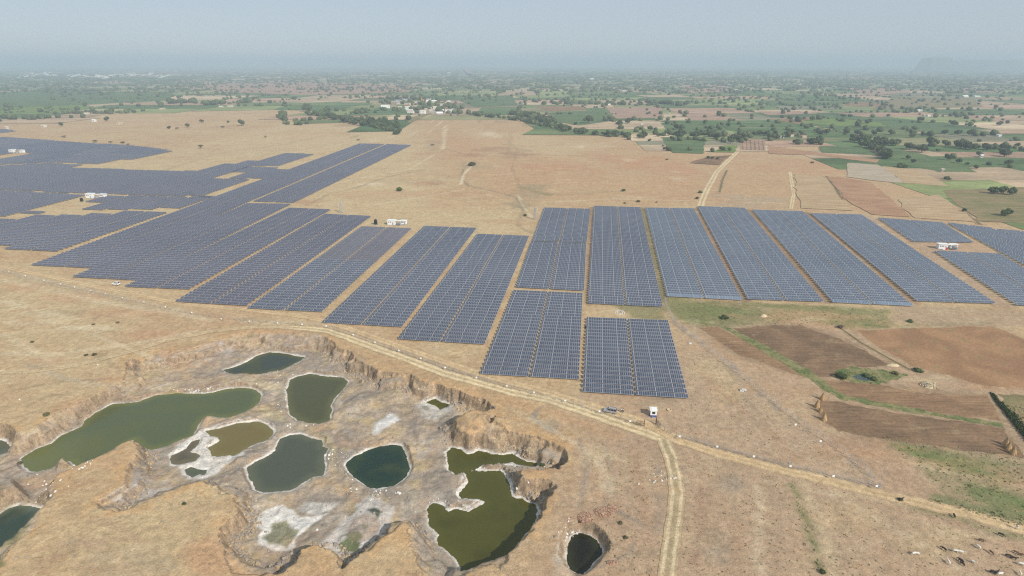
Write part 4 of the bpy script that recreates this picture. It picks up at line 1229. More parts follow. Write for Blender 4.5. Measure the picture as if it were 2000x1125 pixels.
# ------------------------------------------------------------------ trees
def crown_mesh(name, mat, seed, lobes, n_leaf, leaf, rad=1.0, hgt=0.8, base=0.25, flat=False):
    """unit crown: width about 2, leaf clumps through the volume of a few lobes"""
    rr = np.random.RandomState(seed)
    L = []
    for k in range(lobes):
        a = 2 * pi * k / lobes + rr.uniform(-.5, .5)
        q = rr.uniform(0.2, 0.62) if k else 0.0
        L.append((q * cos(a) * rad, q * sin(a) * rad, base + hgt * rr.uniform(0.35, 0.75) + (0.15 if k == 0 else 0), rr.uniform(0.34, 0.56) * rad, rr.uniform(.0, .35)))
    V, F, A = [], [], []
    for i in range(n_leaf):
        cx, cy, cz, r, br = L[rr.randint(len(L))]
        d = rr.normal(size=3)
        d /= np.linalg.norm(d)
        rad_ = r * rr.uniform(0.6, 1.05)
        p = np.array([cx, cy, cz]) + d * rad_ * np.array([1, 1, 0.45 if flat else 0.8])
        if p[2] < base * 0.9:
            p[2] = base + abs(rr.normal()) * 0.05
        nrm = d + rr.normal(size=3) * 0.5
        nrm /= np.linalg.norm(nrm)
        u = np.cross(nrm, [0.3, 0.2, 0.9])
        u /= np.linalg.norm(u) + 1e-9
        v = np.cross(nrm, u)
        s = leaf * rr.uniform(0.6, 1.4)
        b = len(V)
        V += [p + u * s, p + v * s * 0.8, p - u * s * 0.9, p - v * s * 0.8]
        F.append((b, b + 1, b + 2, b + 3))
        c = min(1, max(0, br + rr.uniform(0, 0.65)))
        A += [(c, c, c, 1)] * 4
    # inner mass of twigs and leaves
    bm = bmesh.new()
    for (cx, cy, cz, r, br) in L:
        bmesh.ops.create_icosphere(bm, subdivisions=2, radius=r * 0.82, matrix=Matrix.Translation((cx, cy, cz)) @ Matrix.Diagonal((1, 1, 0.4 if flat else 0.75, 1)))
    nb = len(V)
    for v in bm.verts:
        k = 1 + 0.16 * rr.uniform(-1, 1)
        V.append(np.array((v.co.x * k, v.co.y * k, max(v.co.z * (1 + 0.1 * rr.uniform(-1, 1)), base * 0.8))))
        c = rr.uniform(0, 0.5)
        A.append((c, c, c, 1))
    tri = [tuple(nb + v.index for v in f.verts) for f in bm.faces]
    bm.verts.index_update()
    tri = [tuple(nb + v.index for v in f.verts) for f in bm.faces]
    bm.free()
    me = bpy.data.meshes.new(name)
    me.from_pydata([tuple(p) for p in V], [], F + tri)
    me.materials.append(mat)
    a = me.color_attributes.new('Col', 'FLOAT_COLOR', 'POINT')
    a.data.foreach_set('color', np.array(A, np.float32).ravel())
    me.update()
    return me


def trunk_mesh(seed, base=0.4, top=0.7, r=0.07):
    rr = random.Random(seed)
    mb = MB()
    fork = (rr.uniform(-.05, .05), rr.uniform(-.05, .05), base)
    mb.tube((0, 0, -0.03), fork, r, r * 0.7, M_bark, 7)
    for k in range(4):
        a = k * pi / 2 + rr.uniform(-.5, .5)
        q = (0.45 * cos(a), 0.45 * sin(a), top + rr.uniform(-.05, .1))
        mb.tube(fork, q, r * 0.55, r * 0.2, M_bark, 5)
    return mb.mesh('trunk')


CR = {}
for i in range(4):
    CR['round', i] = crown_mesh('crown', M_leaf, 10 + i, 5 + i % 3, 420, 0.10)
    CR['green', i] = crown_mesh('crown', M_leafg, 30 + i, 5 + i % 2, 420, 0.10)
    CR['dry', i] = crown_mesh('crown', M_leafdry, 50 + i, 6, 300, 0.09, 1.0, 0.45, 0.42, True)
    CR['bush', i] = crown_mesh('crown', M_leafg, 70 + i, 6, 460, 0.09, 1.0, 0.7, 0.02)
    CR['scrub', i] = crown_mesh('crown', M_leafdry, 90 + i, 6, 420, 0.09, 1.0, 0.6, 0.02)
TR = [trunk_mesh(i) for i in range(4)]
STEMS = [trunk_mesh(9, 0.12, 0.35, 0.05), trunk_mesh(10, 0.1, 0.3, 0.05)]
tree_specs = []      # (x, y, z, width, kind, label, group, name)


def tree(x, y, width, kind, label, group, name='tree', z=0.0, hk=1.0):
    tree_specs.append((x, y, z, width, kind, label, group, name, hk))


def wpx(px, py, wp):
    gx, gy = G(px, py)
    dep = gy * CP + CAMH * SP
    return wp * dep / FPX


LONE = [(120, 246, 12, 'round', 'lone dark tree right of the grazed strip at far left'), (209, 236, 12, 'round', 'dark round tree at the end of the left green fields'),
        (126, 268, 10, 'dry', 'lone flat tree above the left panels'), (186, 278, 11, 'dry', 'leftmost of the flat thorn trees on the panel edge'), (216, 279, 9, 'dry', 'second flat thorn tree on the panel edge'),
        (240, 281, 10, 'dry', 'third flat thorn tree on the panel edge'), (250, 283, 8, 'dry', 'last flat thorn tree on the panel edge'), (392, 289, 14, 'dry', 'lone flat topped tree in the middle of the dry field'),
        (367, 248, 12, 'round', 'biggest of the trees scattered on the left dry field'), (330, 251, 9, 'round', 'small tree left of the biggest scattered one'), (346, 252, 8, 'dry', 'thin tree beside the biggest scattered one'),
        (394, 239, 9, 'round', 'round tree on the far dry field'), (446, 240, 7, 'round', 'small round tree right on the far dry field'), (472, 245, 17, 'round', 'broad tree pair on the far dry field'),
        (435, 249, 9, 'dry', 'low tree left of the broad tree pair'), (601, 218, 24, 'round', 'huge round tree left of the village wood'), (700, 274, 8, 'dry', 'small thorn tree above the far panels'),
        (776, 250, 15, 'round', 'round tree at the end of the village wood'), (775, 262, 20, 'bush', 'low dark bush below the village wood'), (519, 268, 8, 'dry', 'tiny lone thorn in the dry field'),
        (781, 373, 17, 'bush', 'lone green bush on the open tan slope'), (845, 284, 9, 'dry', 'thin tree beside the white path'), (922, 323, 18, 'scrub', 'low grey scrub on the eroded slope'),
        (1149, 241, 22, 'round', 'broad dark grove tree in the green field'), (1124, 244, 10, 'round', 'tall dark tree left of the broad grove'), (1226, 241, 16, 'round', 'big round tree in the green middle fields'),
        (1316, 231, 9, 'round', 'round tree on the pale strip field'), (1190, 232, 8, 'round', 'small round tree at the end of a sandy line'), (1306, 265, 15, 'round', 'round tree before the bright green square'),
        (1269, 276, 9, 'round', 'lone tree on the small sandy plot'), (1295, 286, 7, 'dry', 'small tree at the corner of the sandy plot'), (1383, 310, 10, 'round', 'first tree of the row on the dark plot'),
        (1391, 310, 9, 'round', 'second tree of the row on the dark plot'), (1402, 311, 9, 'round', 'third tree of the row on the dark plot'), (1218, 373, 10, 'bush', 'round bush behind the tall central block'),
        (1367, 376, 12, 'bush', 'large bush beside the farm track'), (1362, 388, 10, 'bush', 'lower bush beside the farm track'), (1247, 394, 10, 'scrub', 'dry bush just behind the panels'),
        (1282, 395, 5, 'scrub', 'tiny dry bush behind the panels'), (1220, 397, 6, 'scrub', 'small pale bush behind the panels'), (1025, 421, 10, 'bush', 'bush in the eroded gully beside the panels'),
        (1302, 312, 6, 'bush', 'lone dot of a bush on the dry slope'), (1586, 236, 12, 'round', 'dark tree on the far brown strip'), (1646, 229, 12, 'round', 'left tree of a pair in the right middle distance'),
        (1660, 229, 11, 'round', 'right tree of a pair in the right middle distance'), (1695, 242, 17, 'round', 'wide dark tree on the lime strip'), (1674, 247, 11, 'round', 'small dark tree left of the wide one'),
        (1861, 246, 18, 'round', 'large dark tree alone in the long green field'), (1797, 238, 17, 'round', 'clump at the end of the dark hedge line'), (1951, 245, 13, 'round', 'round tree far right in the green field'),
        (1650, 264, 10, 'round', 'first tree of the sandy lane row'), (1674, 264, 16, 'round', 'second tree of the sandy lane row'), (1706, 264, 16, 'round', 'third and roundest tree of the sandy lane row'),
        (1739, 263, 16, 'round', 'last tree of the sandy lane row'), (1508, 249, 9, 'round', 'round tree beside the upper orchard'), (1721, 299, 18, 'round', 'dark tree at the upper end of the ditch'),
        (1726, 309, 15, 'round', 'dark tree at the lower end of the ditch'), (1776, 292, 24, 'round', 'broad tree in the green fields, left of a twin'), (1800, 298, 24, 'round', 'broad tree in the green fields, right of a twin'),
        (1772, 311, 14, 'round', 'tree standing in the bright green crop'), (1784, 318, 12, 'green', 'paler tree standing in the bright green crop'), (1850, 313, 18, 'round', 'tree clump above the green crop'),
        (1872, 319, 13, 'round', 'tree right of the clump above the crop'), (1889, 322, 10, 'round', 'small tree near the tip of the crop'), (1906, 330, 13, 'round', 'tall tree at the tip of the green crop'),
        (1911, 306, 14, 'round', 'dark tree beside two white sacks'), (1961, 306, 24, 'round', 'large dark tree near the right edge'), (1970, 293, 15, 'round', 'tree behind the large dark one at right'),
        (1985, 289, 15, 'round', 'round tree near the right edge of the view'), (1762, 327, 22, 'bush', 'long low hedge bush below the crop'), (1850, 350, 17, 'bush', 'bushy tree beside the stubble field'),
        (1940, 378, 22, 'green', 'left part of the leafy grove at right'), (1958, 379, 22, 'green', 'middle of the leafy grove at right'), (1976, 381, 22, 'green', 'right part of the leafy grove at right'),
        (1965, 422, 22, 'green', 'leafy tree with clear trunk above the right panels'), (1882, 413, 11, 'green', 'small tree beside the dark ditch'), (1586, 318, 9, 'scrub', 'lone scrub on the red strip')]
for px, py, wp, kd, lab in LONE:
    gx, gy = G(px, py)
    isb = kd in ('bush', 'scrub')
    tree(gx, gy, wpx(px, py, wp), kd, lab, None, 'bush' if isb else 'tree')
NEARB = [(1416, 622, 17, 'bush', 'small round green bush casting a shadow on the weedy verge'), (1641, 736, 30, 'bush', 'largest light green bush, left of the well'), (1690, 735, 20, 'bush', 'dark bush overhanging the well water'),
         (1705, 742, 18, 'bush', 'dark bush at the right rim of the well'), (1792, 724, 20, 'bush', 'dark bush at the end of the path by the well'), (1748, 730, 14, 'scrub', 'low scrub between the well and the path'),
         (1778, 628, 15, 'bush', 'bush on the hedge line above the weedy field'), (1606, 1119, 18, 'bush', 'green bush at the end of the weedy ditch'), (1212, 1022, 12, 'scrub', 'thin yellowish shrub below the brick rubble'),
         (1222, 1050, 12, 'scrub', 'leafless looking shrub above the curved bank'), (359, 984, 11, 'bush', 'grey green bush alone on the quarry plateau'), (90, 811, 15, 'scrub', 'grey scrub on the rim above the large green pond'),
         (182, 634, 9, 'scrub', 'left dark scrub on the tan slope'), (230, 630, 8, 'scrub', 'right dark scrub on the tan slope'), (63, 668, 9, 'scrub', 'small scrub left of the pale road'),
         (168, 694, 10, 'scrub', 'first scrub beside the pale road'), (185, 693, 11, 'scrub', 'second scrub beside the pale road'), (1058, 909, 14, 'bush', 'bright green weeds at the foot of the quarry cliff'),
         (1758, 976, 12, 'scrub', 'scrub at the roadside near the black cow'), (40, 905, 13, 'scrub', 'yellow green reeds at the tip of the large pond'), (1145, 640, 9, 'bush', 'weed clump between the two front blocks')]
for px, py, wp, kd, lab in NEARB:
    gx, gy, z = drop(px, py)
    dep = gy * CP + (CAMH - z) * SP
    tree(gx, gy, wp * dep / FPX, kd, lab, None, 'bush', z - 0.05)


def row(pts, spacing, wm, kind, label, group, jit=4, bush=False):
    g = GP(pts)
    nseg = len(g) - 1
    for si, (a, b) in enumerate(zip(g[:-1], g[1:])):
        L = np.hypot(*(b - a))
        n = max(1, int(L / spacing))
        for k in range(n):
            p = a + (b - a) * (k + R.random()) / n
            ww = wm * R.uniform(0.65, 1.35)
            kk = kind if R.random() < .8 else 'green'
            adj = 'small' if ww < wm * .85 else ('large' if ww > wm * 1.15 else 'middle sized')
            tree(p[0] + R.gauss(0, jit), p[1] + R.gauss(0, jit), ww, kk, adj + ' ' + (label if kk == kind else label.replace('dark tree', 'tree').replace('tree', 'paler tree')) + (', %s stretch' % ('left', 'middle', 'right')[min(2, int(3 * (si + .5) / nseg))] if nseg > 1 else ''), group, 'bush' if bush else 'tree')


GV = 'trees of the village wood'
row([(548, 222), (560, 236), (590, 236), (640, 232)], 9, 9, 'round', 'dark tree in the scattered wood left of the village', 'trees of the scattered wood')
row([(560, 240), (585, 244), (600, 242)], 8, 8, 'round', 'dark tree in the scattered wood left of the village', 'trees of the scattered wood')
row([(600, 225), (625, 226), (660, 232)], 8, 13, 'round', 'dark tree in the scattered wood left of the village', 'trees of the scattered wood')
row([(650, 232), (690, 238), (720, 240), (750, 246), (770, 252)], 6, 14, 'round', 'dark tree in the dense belt below the village', 'trees of the dense belt', 5)
row([(680, 240), (720, 246), (765, 256)], 8, 11, 'round', 'dark tree in the dense belt below the village', 'trees of the dense belt', 5)
row([(680, 220), (705, 222), (720, 216)], 10, 9, 'round', 'tree on the bank behind the dense belt', 'trees behind the dense belt')
row([(748, 200), (800, 204), (860, 206), (900, 214)], 7, 11, 'round', 'dark tree among the village houses', GV, 14)
row([(750, 215), (800, 216), (850, 212), (890, 222)], 9, 10, 'round', 'dark tree among the village houses', GV, 10)
row([(745, 194), (790, 192), (850, 196)], 8, 11, 'round', 'dark tree among the village houses', GV, 16)
row([(900, 222), (950, 228), (1000, 232), (1060, 246), (1090, 252)], 9, 10, 'round', 'dark tree of the long river belt', 'trees of the river belt', 6)
row([(1000, 222), (1050, 232), (1080, 244)], 5, 14, 'round', 'dark tree of the long river belt', 'trees of the river belt', 10)
row([(1090, 254), (1150, 262), (1200, 267), (1260, 270)], 6, 11, 'round', 'dark tree of the long river belt', 'trees of the river belt', 5)
row([(1320, 263), (1355, 267), (1385, 262), (1400, 272)], 6, 11, 'round', 'tree in the hedge behind the square field', 'hedge trees behind the square field', 4)
row([(1412, 278), (1440, 280), (1455, 262), (1500, 265)], 9, 10, 'round', 'tree beside the orchard plot', 'trees beside the orchard plot', 5)
row([(1500, 272), (1530, 268), (1555, 262)], 6, 11, 'round', 'tree around the roadside farmhouses', 'trees around the farmhouses', 4)
row([(1552, 282), (1580, 280), (1608, 284)], 5, 11, 'round', 'tree of the short hedge right of the farmhouses', 'short hedge trees', 3)
row([(1605, 262), (1622, 263)], 8, 10, 'round', 'tree of the pair left of the sandy lane row', 'pair left of the sandy lane')
row([(1660, 278), (1690, 280), (1720, 284), (1755, 284)], 4, 13, 'round', 'dark tree of the thick hedge at right', 'thick hedge trees', 5)
row([(1680, 286), (1705, 290), (1725, 300), (1730, 312)], 6, 11, 'round', 'tree along the curved ditch', 'trees along the curved ditch', 3)
row([(1825, 284), (1870, 288), (1920, 292), (1945, 290)], 5, 14, 'round', 'dark tree in the long belt at the right edge', 'trees of the right belt', 6)
row([(1800, 264), (1850, 262), (1900, 266), (1960, 264)], 14, 12, 'round', 'tree of the loose row across the right fields', 'loose row of trees at right', 5)
row([(10, 232), (60, 234), (110, 230)], 7, 10, 'round', 'tree of the dark belt at the left edge', 'trees of the left belt', 6)
row([(100, 224), (150, 222), (210, 222), (265, 220)], 9, 10, 'round', 'tree of the hedge across the left fields', 'hedge trees across the left fields', 6)
row([(310, 205), (360, 200), (420, 205), (500, 198)], 13, 14, 'round', 'tree of the grove beyond the left fields', 'grove beyond the left fields', 15)
row([(1060, 205), (1120, 202), (1200, 204), (1250, 205)], 13, 12, 'round', 'tree of the far middle belt', 'trees of the far middle belt', 12)
row([(1270, 204), (1300, 202), (1330, 208)], 11, 15, 'round', 'tree of the far middle belt', 'trees of the far middle belt', 10)

# palms near the panels are built as individuals up to the limit; everything smaller goes into one object
tree_specs_all = list(tree_specs)
far = []
for (p, q, my) in edge_lines:
    if my < 700 and R.random() < .8:
        continue
    pr = 0.42 if my < 2400 else 0.75
    if my < 2400 and p[0] < 0.05 * my:
        pr *= .55
    if R.random() > pr:
        continue
    L = hypot(q[0] - p[0], q[1] - p[1])
    n = int(L / R.uniform(14, 45)) + 1
    for k in range(n):
        t = R.random()
        far.append((p[0] + (q[0] - p[0]) * t + R.gauss(0, 6), p[1] + (q[1] - p[1]) * t + R.gauss(0, 6), R.uniform(3.5, 10.5) * (1 if my < 2400 else 1.2)))
for k in range(3200):
    yy = 900 * (5.2 ** R.random())
    xx = R.uniform(-1, 1) * yy * .92
    n = fbm(np.array([xx]), np.array([yy]), 260, 3, 61)[0]
    if n > R.uniform(-.2, .45):
        far.append((xx, yy, R.uniform(5, 13)))
far = [f for f in far if inside(f[0], f[1], farm_g)]
# sort what is largest in the picture
rank = sorted(far, key=lambda f: -f[2] / hypot(f[0], f[1]))
lone = [t for t in tree_specs if t[6] is None]
rest = sorted([t for t in tree_specs if t[6]], key=lambda t: -t[3] / hypot(t[0], t[1]))
NFAR = 20
for f in rank[:NFAR]:
    side = 'left' if f[0] < -0.25 * f[1] else ('right' if f[0] > 0.3 * f[1] else 'middle')
    rest.insert(0, (f[0], f[1], 0.0, f[2], 'round', 'dark tree among the green and brown plots of the %s distance' % side, 'field trees of the %s distance' % side, 'tree', 1.0))
far = rank[NFAR:]
NIND = 290 - sum(1 for t in lone if t[7] == 'tree')
for t in rest[NIND:]:
    far.append((t[0], t[1], t[3]))
tree_specs = lone + rest[:NIND]

for i, (tx, ty, tz, wdt, kd, lab, grp, nm, hk) in enumerate(tree_specs):
    r = wdt / 2
    o = thing(nm, lab, 'bush' if nm == 'bush' else 'tree', (tx, ty, tz), R.uniform(0, 6.28), grp)
    hgt = r * R.uniform(0.85, 1.2) * (1.15 if kd in ('round', 'green') else 0.9)
    o.scale = (r, r * R.uniform(.85, 1.1), hgt)
    obj('crown', CR[kd, i % 4], o)
    if kd in ('round', 'green', 'dry'):
        obj('trunk', TR[i % 4], o)
    else:
        obj('stem', STEMS[i % 2], o)

# distant trees as one mass
bm = bmesh.new()
bmesh.ops.create_icosphere(bm, subdivisions=1, radius=1)
bm.verts.index_update()
b1v = np.array([v.co[:] for v in bm.verts])
b1f = np.array([[v.index for v in f.verts] for f in bm.faces])
bm.free()
bm = bmesh.new()
bmesh.ops.create_icosphere(bm, subdivisions=2, radius=1)
bm.verts.index_update()
b2v = np.array([v.co[:] for v in bm.verts])
b2f = np.array([[v.index for v in f.verts] for f in bm.faces])
bm.free()


def blobs(spec, bv, bf, zs=0.75, jit=0.22):
    sp = np.array(spec)
    n, k = len(sp), len(bv)
    V = np.repeat(bv[None], n, 0) * (1 + NR.uniform(-jit, jit, (n, k, 1)))
    V[..., 0] *= sp[:, None, 2] * 0.5
    V[..., 1] *= sp[:, None, 3] * 0.5
    V[..., 2] = (V[..., 2] + 0.9) * sp[:, None, 4] * 0.5
    V[..., 0] += sp[:, None, 0]
    V[..., 1] += sp[:, None, 1]
    F = bf[None] + (np.arange(n) * k)[:, None, None]
    c = np.clip(NR.uniform(0, .8, (n, 1)) * 0.7 + NR.uniform(0, .5, (n, k)), 0, 1)
    A = np.stack([c, c, c, np.ones_like(c)], -1)
    return V.reshape(-1, 3), F.reshape(-1, 3), A.reshape(-1, 4)


sp1 = [(f[0], f[1], f[2], f[2] * R.uniform(.8, 1.2), f[2] * R.uniform(.7, 1.0)) for f in far]
sp2 = []
for k in range(11000):
    yy = 2500 * (5.5 ** (R.random() ** 0.8))
    xx = R.uniform(-1, 1) * yy * .95
    n = fbm(np.array([xx]), np.array([yy * 1.6]), 420, 3, 71)[0]
    if n < R.uniform(-.75, .3):
        continue
    pinkland = -0.50 * yy < xx < -0.12 * yy and 2100 < yy < 3600
    if pinkland and R.random() < .85:
        continue
    s_ = R.uniform(10, 26) * (yy / 3500) ** 0.75
    sp2.append((xx, yy, s_ * R.uniform(1, 2.6), s_, R.uniform(6, 11)))
a = blobs(sp1, b2v, b2f)
tag(obj('field_trees', np_mesh('field_trees', a[0], a[1], [M_leaf], None, a[2])), 'many small dark trees dotted over the distant farmland', None, None, 'stuff')
a = blobs(sp2, b1v, b1f)
tag(obj('distant_woodland', np_mesh('distant_woodland', a[0], a[1], [M_leaf], None, a[2])), 'far tree belts merging into a dark band below the horizon', None, None, 'stuff')

# ------------------------------------------------------------------ solar tables
TILT = radians(17)
PL, LOW = 1.95, 0.65          # slope length, height of the lower edge


def table_parts(n, pitch, length, tilt=TILT, plates=True, glass=M_panel, phase=2):
    """module strip of a table: width along x from 0 to length, lower edge at y = 0"""
    ct, st_ = cos(tilt), sin(tilt)
    fw, gap = 0.05, 0.02
    mod = []
    x_ = 0.0
    cells_ = []
    w_ = length / n
    for i in range(n):
        a, b = i * w_, (i + 1) * w_
        if plates and i % 8 == phase:
            cells_.append((a, a + w_ * .26, 2))
            cells_.append((a + w_ * .26, b - fw, 0))
            cells_.append((b - fw, b, 1))
        else:
            cells_.append((a, b - fw * 2, 0))
            cells_.append((b - fw * 2, b, 1))
    V, F, Mi = [], [], []

    def q(xa, xb, sa, sb, m, dz=0.0):
        b = len(V)
        for (xx, ss) in ((xa, sa), (xb, sa), (xb, sb), (xa, sb)):
            V.append((xx, ss * ct - dz * st_, LOW + ss * st_ + dz * ct))
        F.append((b, b + 1, b + 2, b + 3))
        Mi.append(m)
    q(0, length, 0, 0.13, 1)
    q(0, length, PL - 0.10, PL, 1)
    q(0, 0.05, 0.13, PL - 0.10, 1)
    for (a, b, m) in cells_:
        q(max(a, 0.05), b, 0.13, PL - 0.10, m)
    # edges and back
    b = len(V)
    for dz in (0, -0.05):
        for (xx, ss) in ((0, 0), (length, 0), (length, PL), (0, PL)):
            V.append((xx, ss * ct - dz * st_ * 1, LOW + ss * st_ + dz * ct))
    for f, m in (((b, b + 4, b + 5, b + 1), 1), ((b + 1, b + 5, b + 6, b + 2), 1), ((b + 2, b + 6, b + 7, b + 3), 1), ((b + 3, b + 7, b + 4, b), 1), ((b + 4, b + 7, b + 6, b + 5), 3)):
        F.append(f)
        Mi.append(m)
    return np.array(V), np.array(F), np.array(Mi), [glass, M_alu, M_plate, M_back]


def frame_mesh(length, tilt=TILT):
    mb = MB()
    ct, st_ = cos(tilt), sin(tilt)
    for s_ in (0.45, 1.45):
        Mx = Matrix.Translation((length / 2, s_ * ct + 0.09 * st_, LOW + s_ * st_ - 0.09 * ct)) @ Matrix.Rotation(tilt, 4, 'X')
        mb.box((0, 0, 0), (length - 0.3, 0.06, 0.08), M_galv, M=Mx)
    return mb.mesh('rail')


def leg_mesh(tilt=TILT):
    mb = MB()
    ct, st_ = cos(tilt), sin(tilt)
    yc, zc = 0.95 * ct, LOW + 0.95 * st_ - 0.16
    mb.box((0, yc, zc / 2 - 0.1), (0.10, 0.10, zc + 0.2), M_galv)
    mb.box((0, yc, zc), (0.07, 1.5, 0.07), M_galv, M=Matrix.Translation((0, yc, zc)) @ Matrix.Rotation(tilt, 4, 'X') @ Matrix.Translation((0, -yc, -zc)))
    return mb.mesh('leg')


MODW = 0.78
tables = []      # (x, y, rot, length, n, variant, label, group)
ORD1 = ['', 'first', 'second', 'third', 'fourth', 'fifth', 'sixth', 'seventh', 'eighth', 'ninth', 'tenth', 'eleventh', 'twelfth', 'thirteenth', 'fourteenth', 'fifteenth', 'sixteenth', 'seventeenth', 'eighteenth',
        'nineteenth']
TENS = {2: 'twent', 3: 'thirt', 4: 'fort', 5: 'fift', 6: 'sixt', 7: 'sevent', 8: 'eight', 9: 'ninet'}


def ordinal(n):
    if n < 20:
        return ORD1[n]
    if n > 99:
        return 'rearmost'
    t, u = divmod(n, 10)
    return TENS[t] + ('ieth' if u == 0 else 'y-' + ORD1[u])


def block(desc, TL, TR_, BR, BL, pitch=3.45, halves=2, variant=0, front_variant=None, aisle=0.7, dusty_from=None):
    tl, tr, br, bl = [np.array(G(p[0], p[1], 0.9)) for p in (TL, TR_, BR, BL)]
    Ld = np.hypot(*((tl + tr) / 2 - (bl + br) / 2))
    rows = int(round((Ld - 1.9) / pitch)) + 1
    for r in range(rows):
        t = (r * pitch) / Ld
        A = bl + (tl - bl) * t
        B = br + (tr - br) * t
        W = np.hypot(*(B - A))
        u = (B - A) / W
        rot = atan2(u[1], u[0])
        seg = (W - aisle * (halves - 1)) / halves
        for h in range(halves):
            p = A + u * (seg + aisle) * h
            var = variant
            if front_variant is not None and r == 0:
                var = front_variant
            if dusty_from is not None and t > dusty_from:
                var = 1 if h == 0 else 5
            lab = '%s table, %s row from front, %s' % (('left', 'right')[h], ordinal(r + 1), desc)
            jz = R.uniform(-.03, .03)
            tables.append((p[0], p[1], rot, seg, int(round(seg / MODW)), var, lab, 'panel rows of ' + desc))


block('block nearest the guard booth', (1146, 620), (1305, 626), (1345, 776), (1138, 763), 3.36)
block('front block left of the booth block', (1004, 565), (1138, 571), (1131, 739), (938, 728), 3.4)
block('middle block of the three stacked centre blocks', (1037, 472), (1145, 475), (1141, 566), (1007, 559), 3.4)
block('rear block of the three stacked centre blocks', (1062.6, 405.3), (1153, 408), (1146, 472), (1039.5, 469), 3.4)
block('narrow tall block behind the booth block', (1160, 401), (1250.5, 404), (1294.5, 597.5), (1148, 590.6))
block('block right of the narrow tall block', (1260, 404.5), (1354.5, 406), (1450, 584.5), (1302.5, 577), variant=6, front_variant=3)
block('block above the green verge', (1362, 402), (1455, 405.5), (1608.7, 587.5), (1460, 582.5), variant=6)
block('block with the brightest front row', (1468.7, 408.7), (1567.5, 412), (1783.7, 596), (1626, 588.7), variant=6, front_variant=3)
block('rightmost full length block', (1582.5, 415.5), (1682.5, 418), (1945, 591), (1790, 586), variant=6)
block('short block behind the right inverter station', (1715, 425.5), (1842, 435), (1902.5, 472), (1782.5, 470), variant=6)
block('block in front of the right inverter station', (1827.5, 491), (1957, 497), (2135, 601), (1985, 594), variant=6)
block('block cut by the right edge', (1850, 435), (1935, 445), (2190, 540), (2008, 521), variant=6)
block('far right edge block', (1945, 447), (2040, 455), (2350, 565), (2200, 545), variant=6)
block('first long block left of the centre', (931, 457), (1033, 461), (946.7, 670.4), (777, 660))
block('second long block left of the centre', (829, 440), (931, 444), (785.5, 636.7), (629, 627.8))
block('long block with the dusty brown rear rows', (704, 442), (803, 446), (629, 607), (483, 600), dusty_from=0.5, variant=0)
block('long block ending below the water tank', (633, 418), (724, 422), (482, 595), (342, 587), variant=4)
block('stepped block of the left field, first', (563, 405.6), (645, 409), (370, 563), (243, 558), variant=4)
block('stepped block of the left field, second', (484, 396), (570, 397), (272, 545.5), (141, 539), variant=4)
block('stepped block of the left field, third', (395, 393), (478, 396), (190, 522), (60, 516), variant=4)
block('far left block of the distant wing', (701, 280), (750, 281), (478, 396), (395, 392), variant=4, aisle=0.9)
block('far right block of the distant wing', (755, 281), (803, 283), (575, 394), (495, 392), variant=4, aisle=0.9)

PHI = atan(167 / (FPX / CP))
U = np.array([cos(PHI), -sin(PHI)])
Vv_ = np.array([sin(PHI), cos(PHI)])


def polyblock(pts, variant, colw=18.3, gapu=0.9, pitch=3.55, darkmix=None, off=0.0):
    g = GP(pts, 0.9)
    gl = [tuple(p) for p in g]
    uu, vv = g @ U, g @ Vv_
    n = 0
    u_ = math.floor(uu.min() / (colw + gapu)) * (colw + gapu) + off
    ci = 0
    while u_ < uu.max():
        ci += 1
        v_ = math.floor(vv.min() / pitch) * pitch
        while v_ < vv.max():
            c = U * (u_ + colw / 2) + Vv_ * (v_ + 1)
            if inside(c[0], c[1], gl):
                p = U * u_ + Vv_ * v_
                var = variant
                if darkmix is not None:
                    q = vnoise(np.array(u_ / 60.0), np.array(v_ / 150.0), 5)
                    var = darkmix if q > 0.42 else variant
                tables.append((p[0], p[1], -PHI, colw, int(colw / MODW), var, None, None))
                n += 1
            v_ += pitch
        u_ += colw + gapu
    return n


polyblock([(-300, 455), (0, 426), (32, 426), (82, 419), (155, 420), (200, 416), (262, 411), (322, 413), (302, 424), (117, 490), (30, 489), (22, 481), (0, 478), (-300, 500)], 4)
polyblock([(-300, 380), (0, 372), (40, 373), (160, 379), (110, 397), (60, 416), (37, 412), (0, 420), (-300, 445)], 4)
polyblock([(217, 381), (395, 384), (350, 405), (142, 410)], 4)
polyblock([(-300, 335), (0, 322), (100, 318), (164, 321), (142, 328), (179, 327), (307, 333), (373, 333), (420, 323), (495, 313), (556, 298), (608, 300), (537, 323), (495, 323), (417, 348), (438, 349),
           (495, 350), (401, 385), (395, 382), (217, 378), (160, 376), (0, 369), (-300, 375)], 4, colw=13.2)
polyblock([(495, 325), (559, 327), (513, 347), (433, 347)], 4)
polyblock([(-300, 275), (0, 267), (60, 270), (155, 278), (256, 283), (316, 291), (333, 295), (267, 310), (222, 311), (184, 319), (111, 316), (0, 320), (-300, 330), (-300, 322), (0, 309), (60, 299), (40, 292), (0, 303), (-300, 315)],
          4, colw=14, darkmix=2)
polyblock([(-200, 252), (0, 251), (24, 253), (25, 257), (0, 260), (-200, 262)], 2)

tables.sort(key=lambda T: -(T[3] / hypot(T[0], T[1])) if T[6] else 1)
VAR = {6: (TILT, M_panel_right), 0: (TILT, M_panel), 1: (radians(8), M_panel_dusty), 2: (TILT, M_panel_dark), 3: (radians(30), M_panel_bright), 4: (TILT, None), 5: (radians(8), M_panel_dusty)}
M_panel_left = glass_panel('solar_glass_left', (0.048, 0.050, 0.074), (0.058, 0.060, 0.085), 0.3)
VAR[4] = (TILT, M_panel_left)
proto = {}
LEG = {}


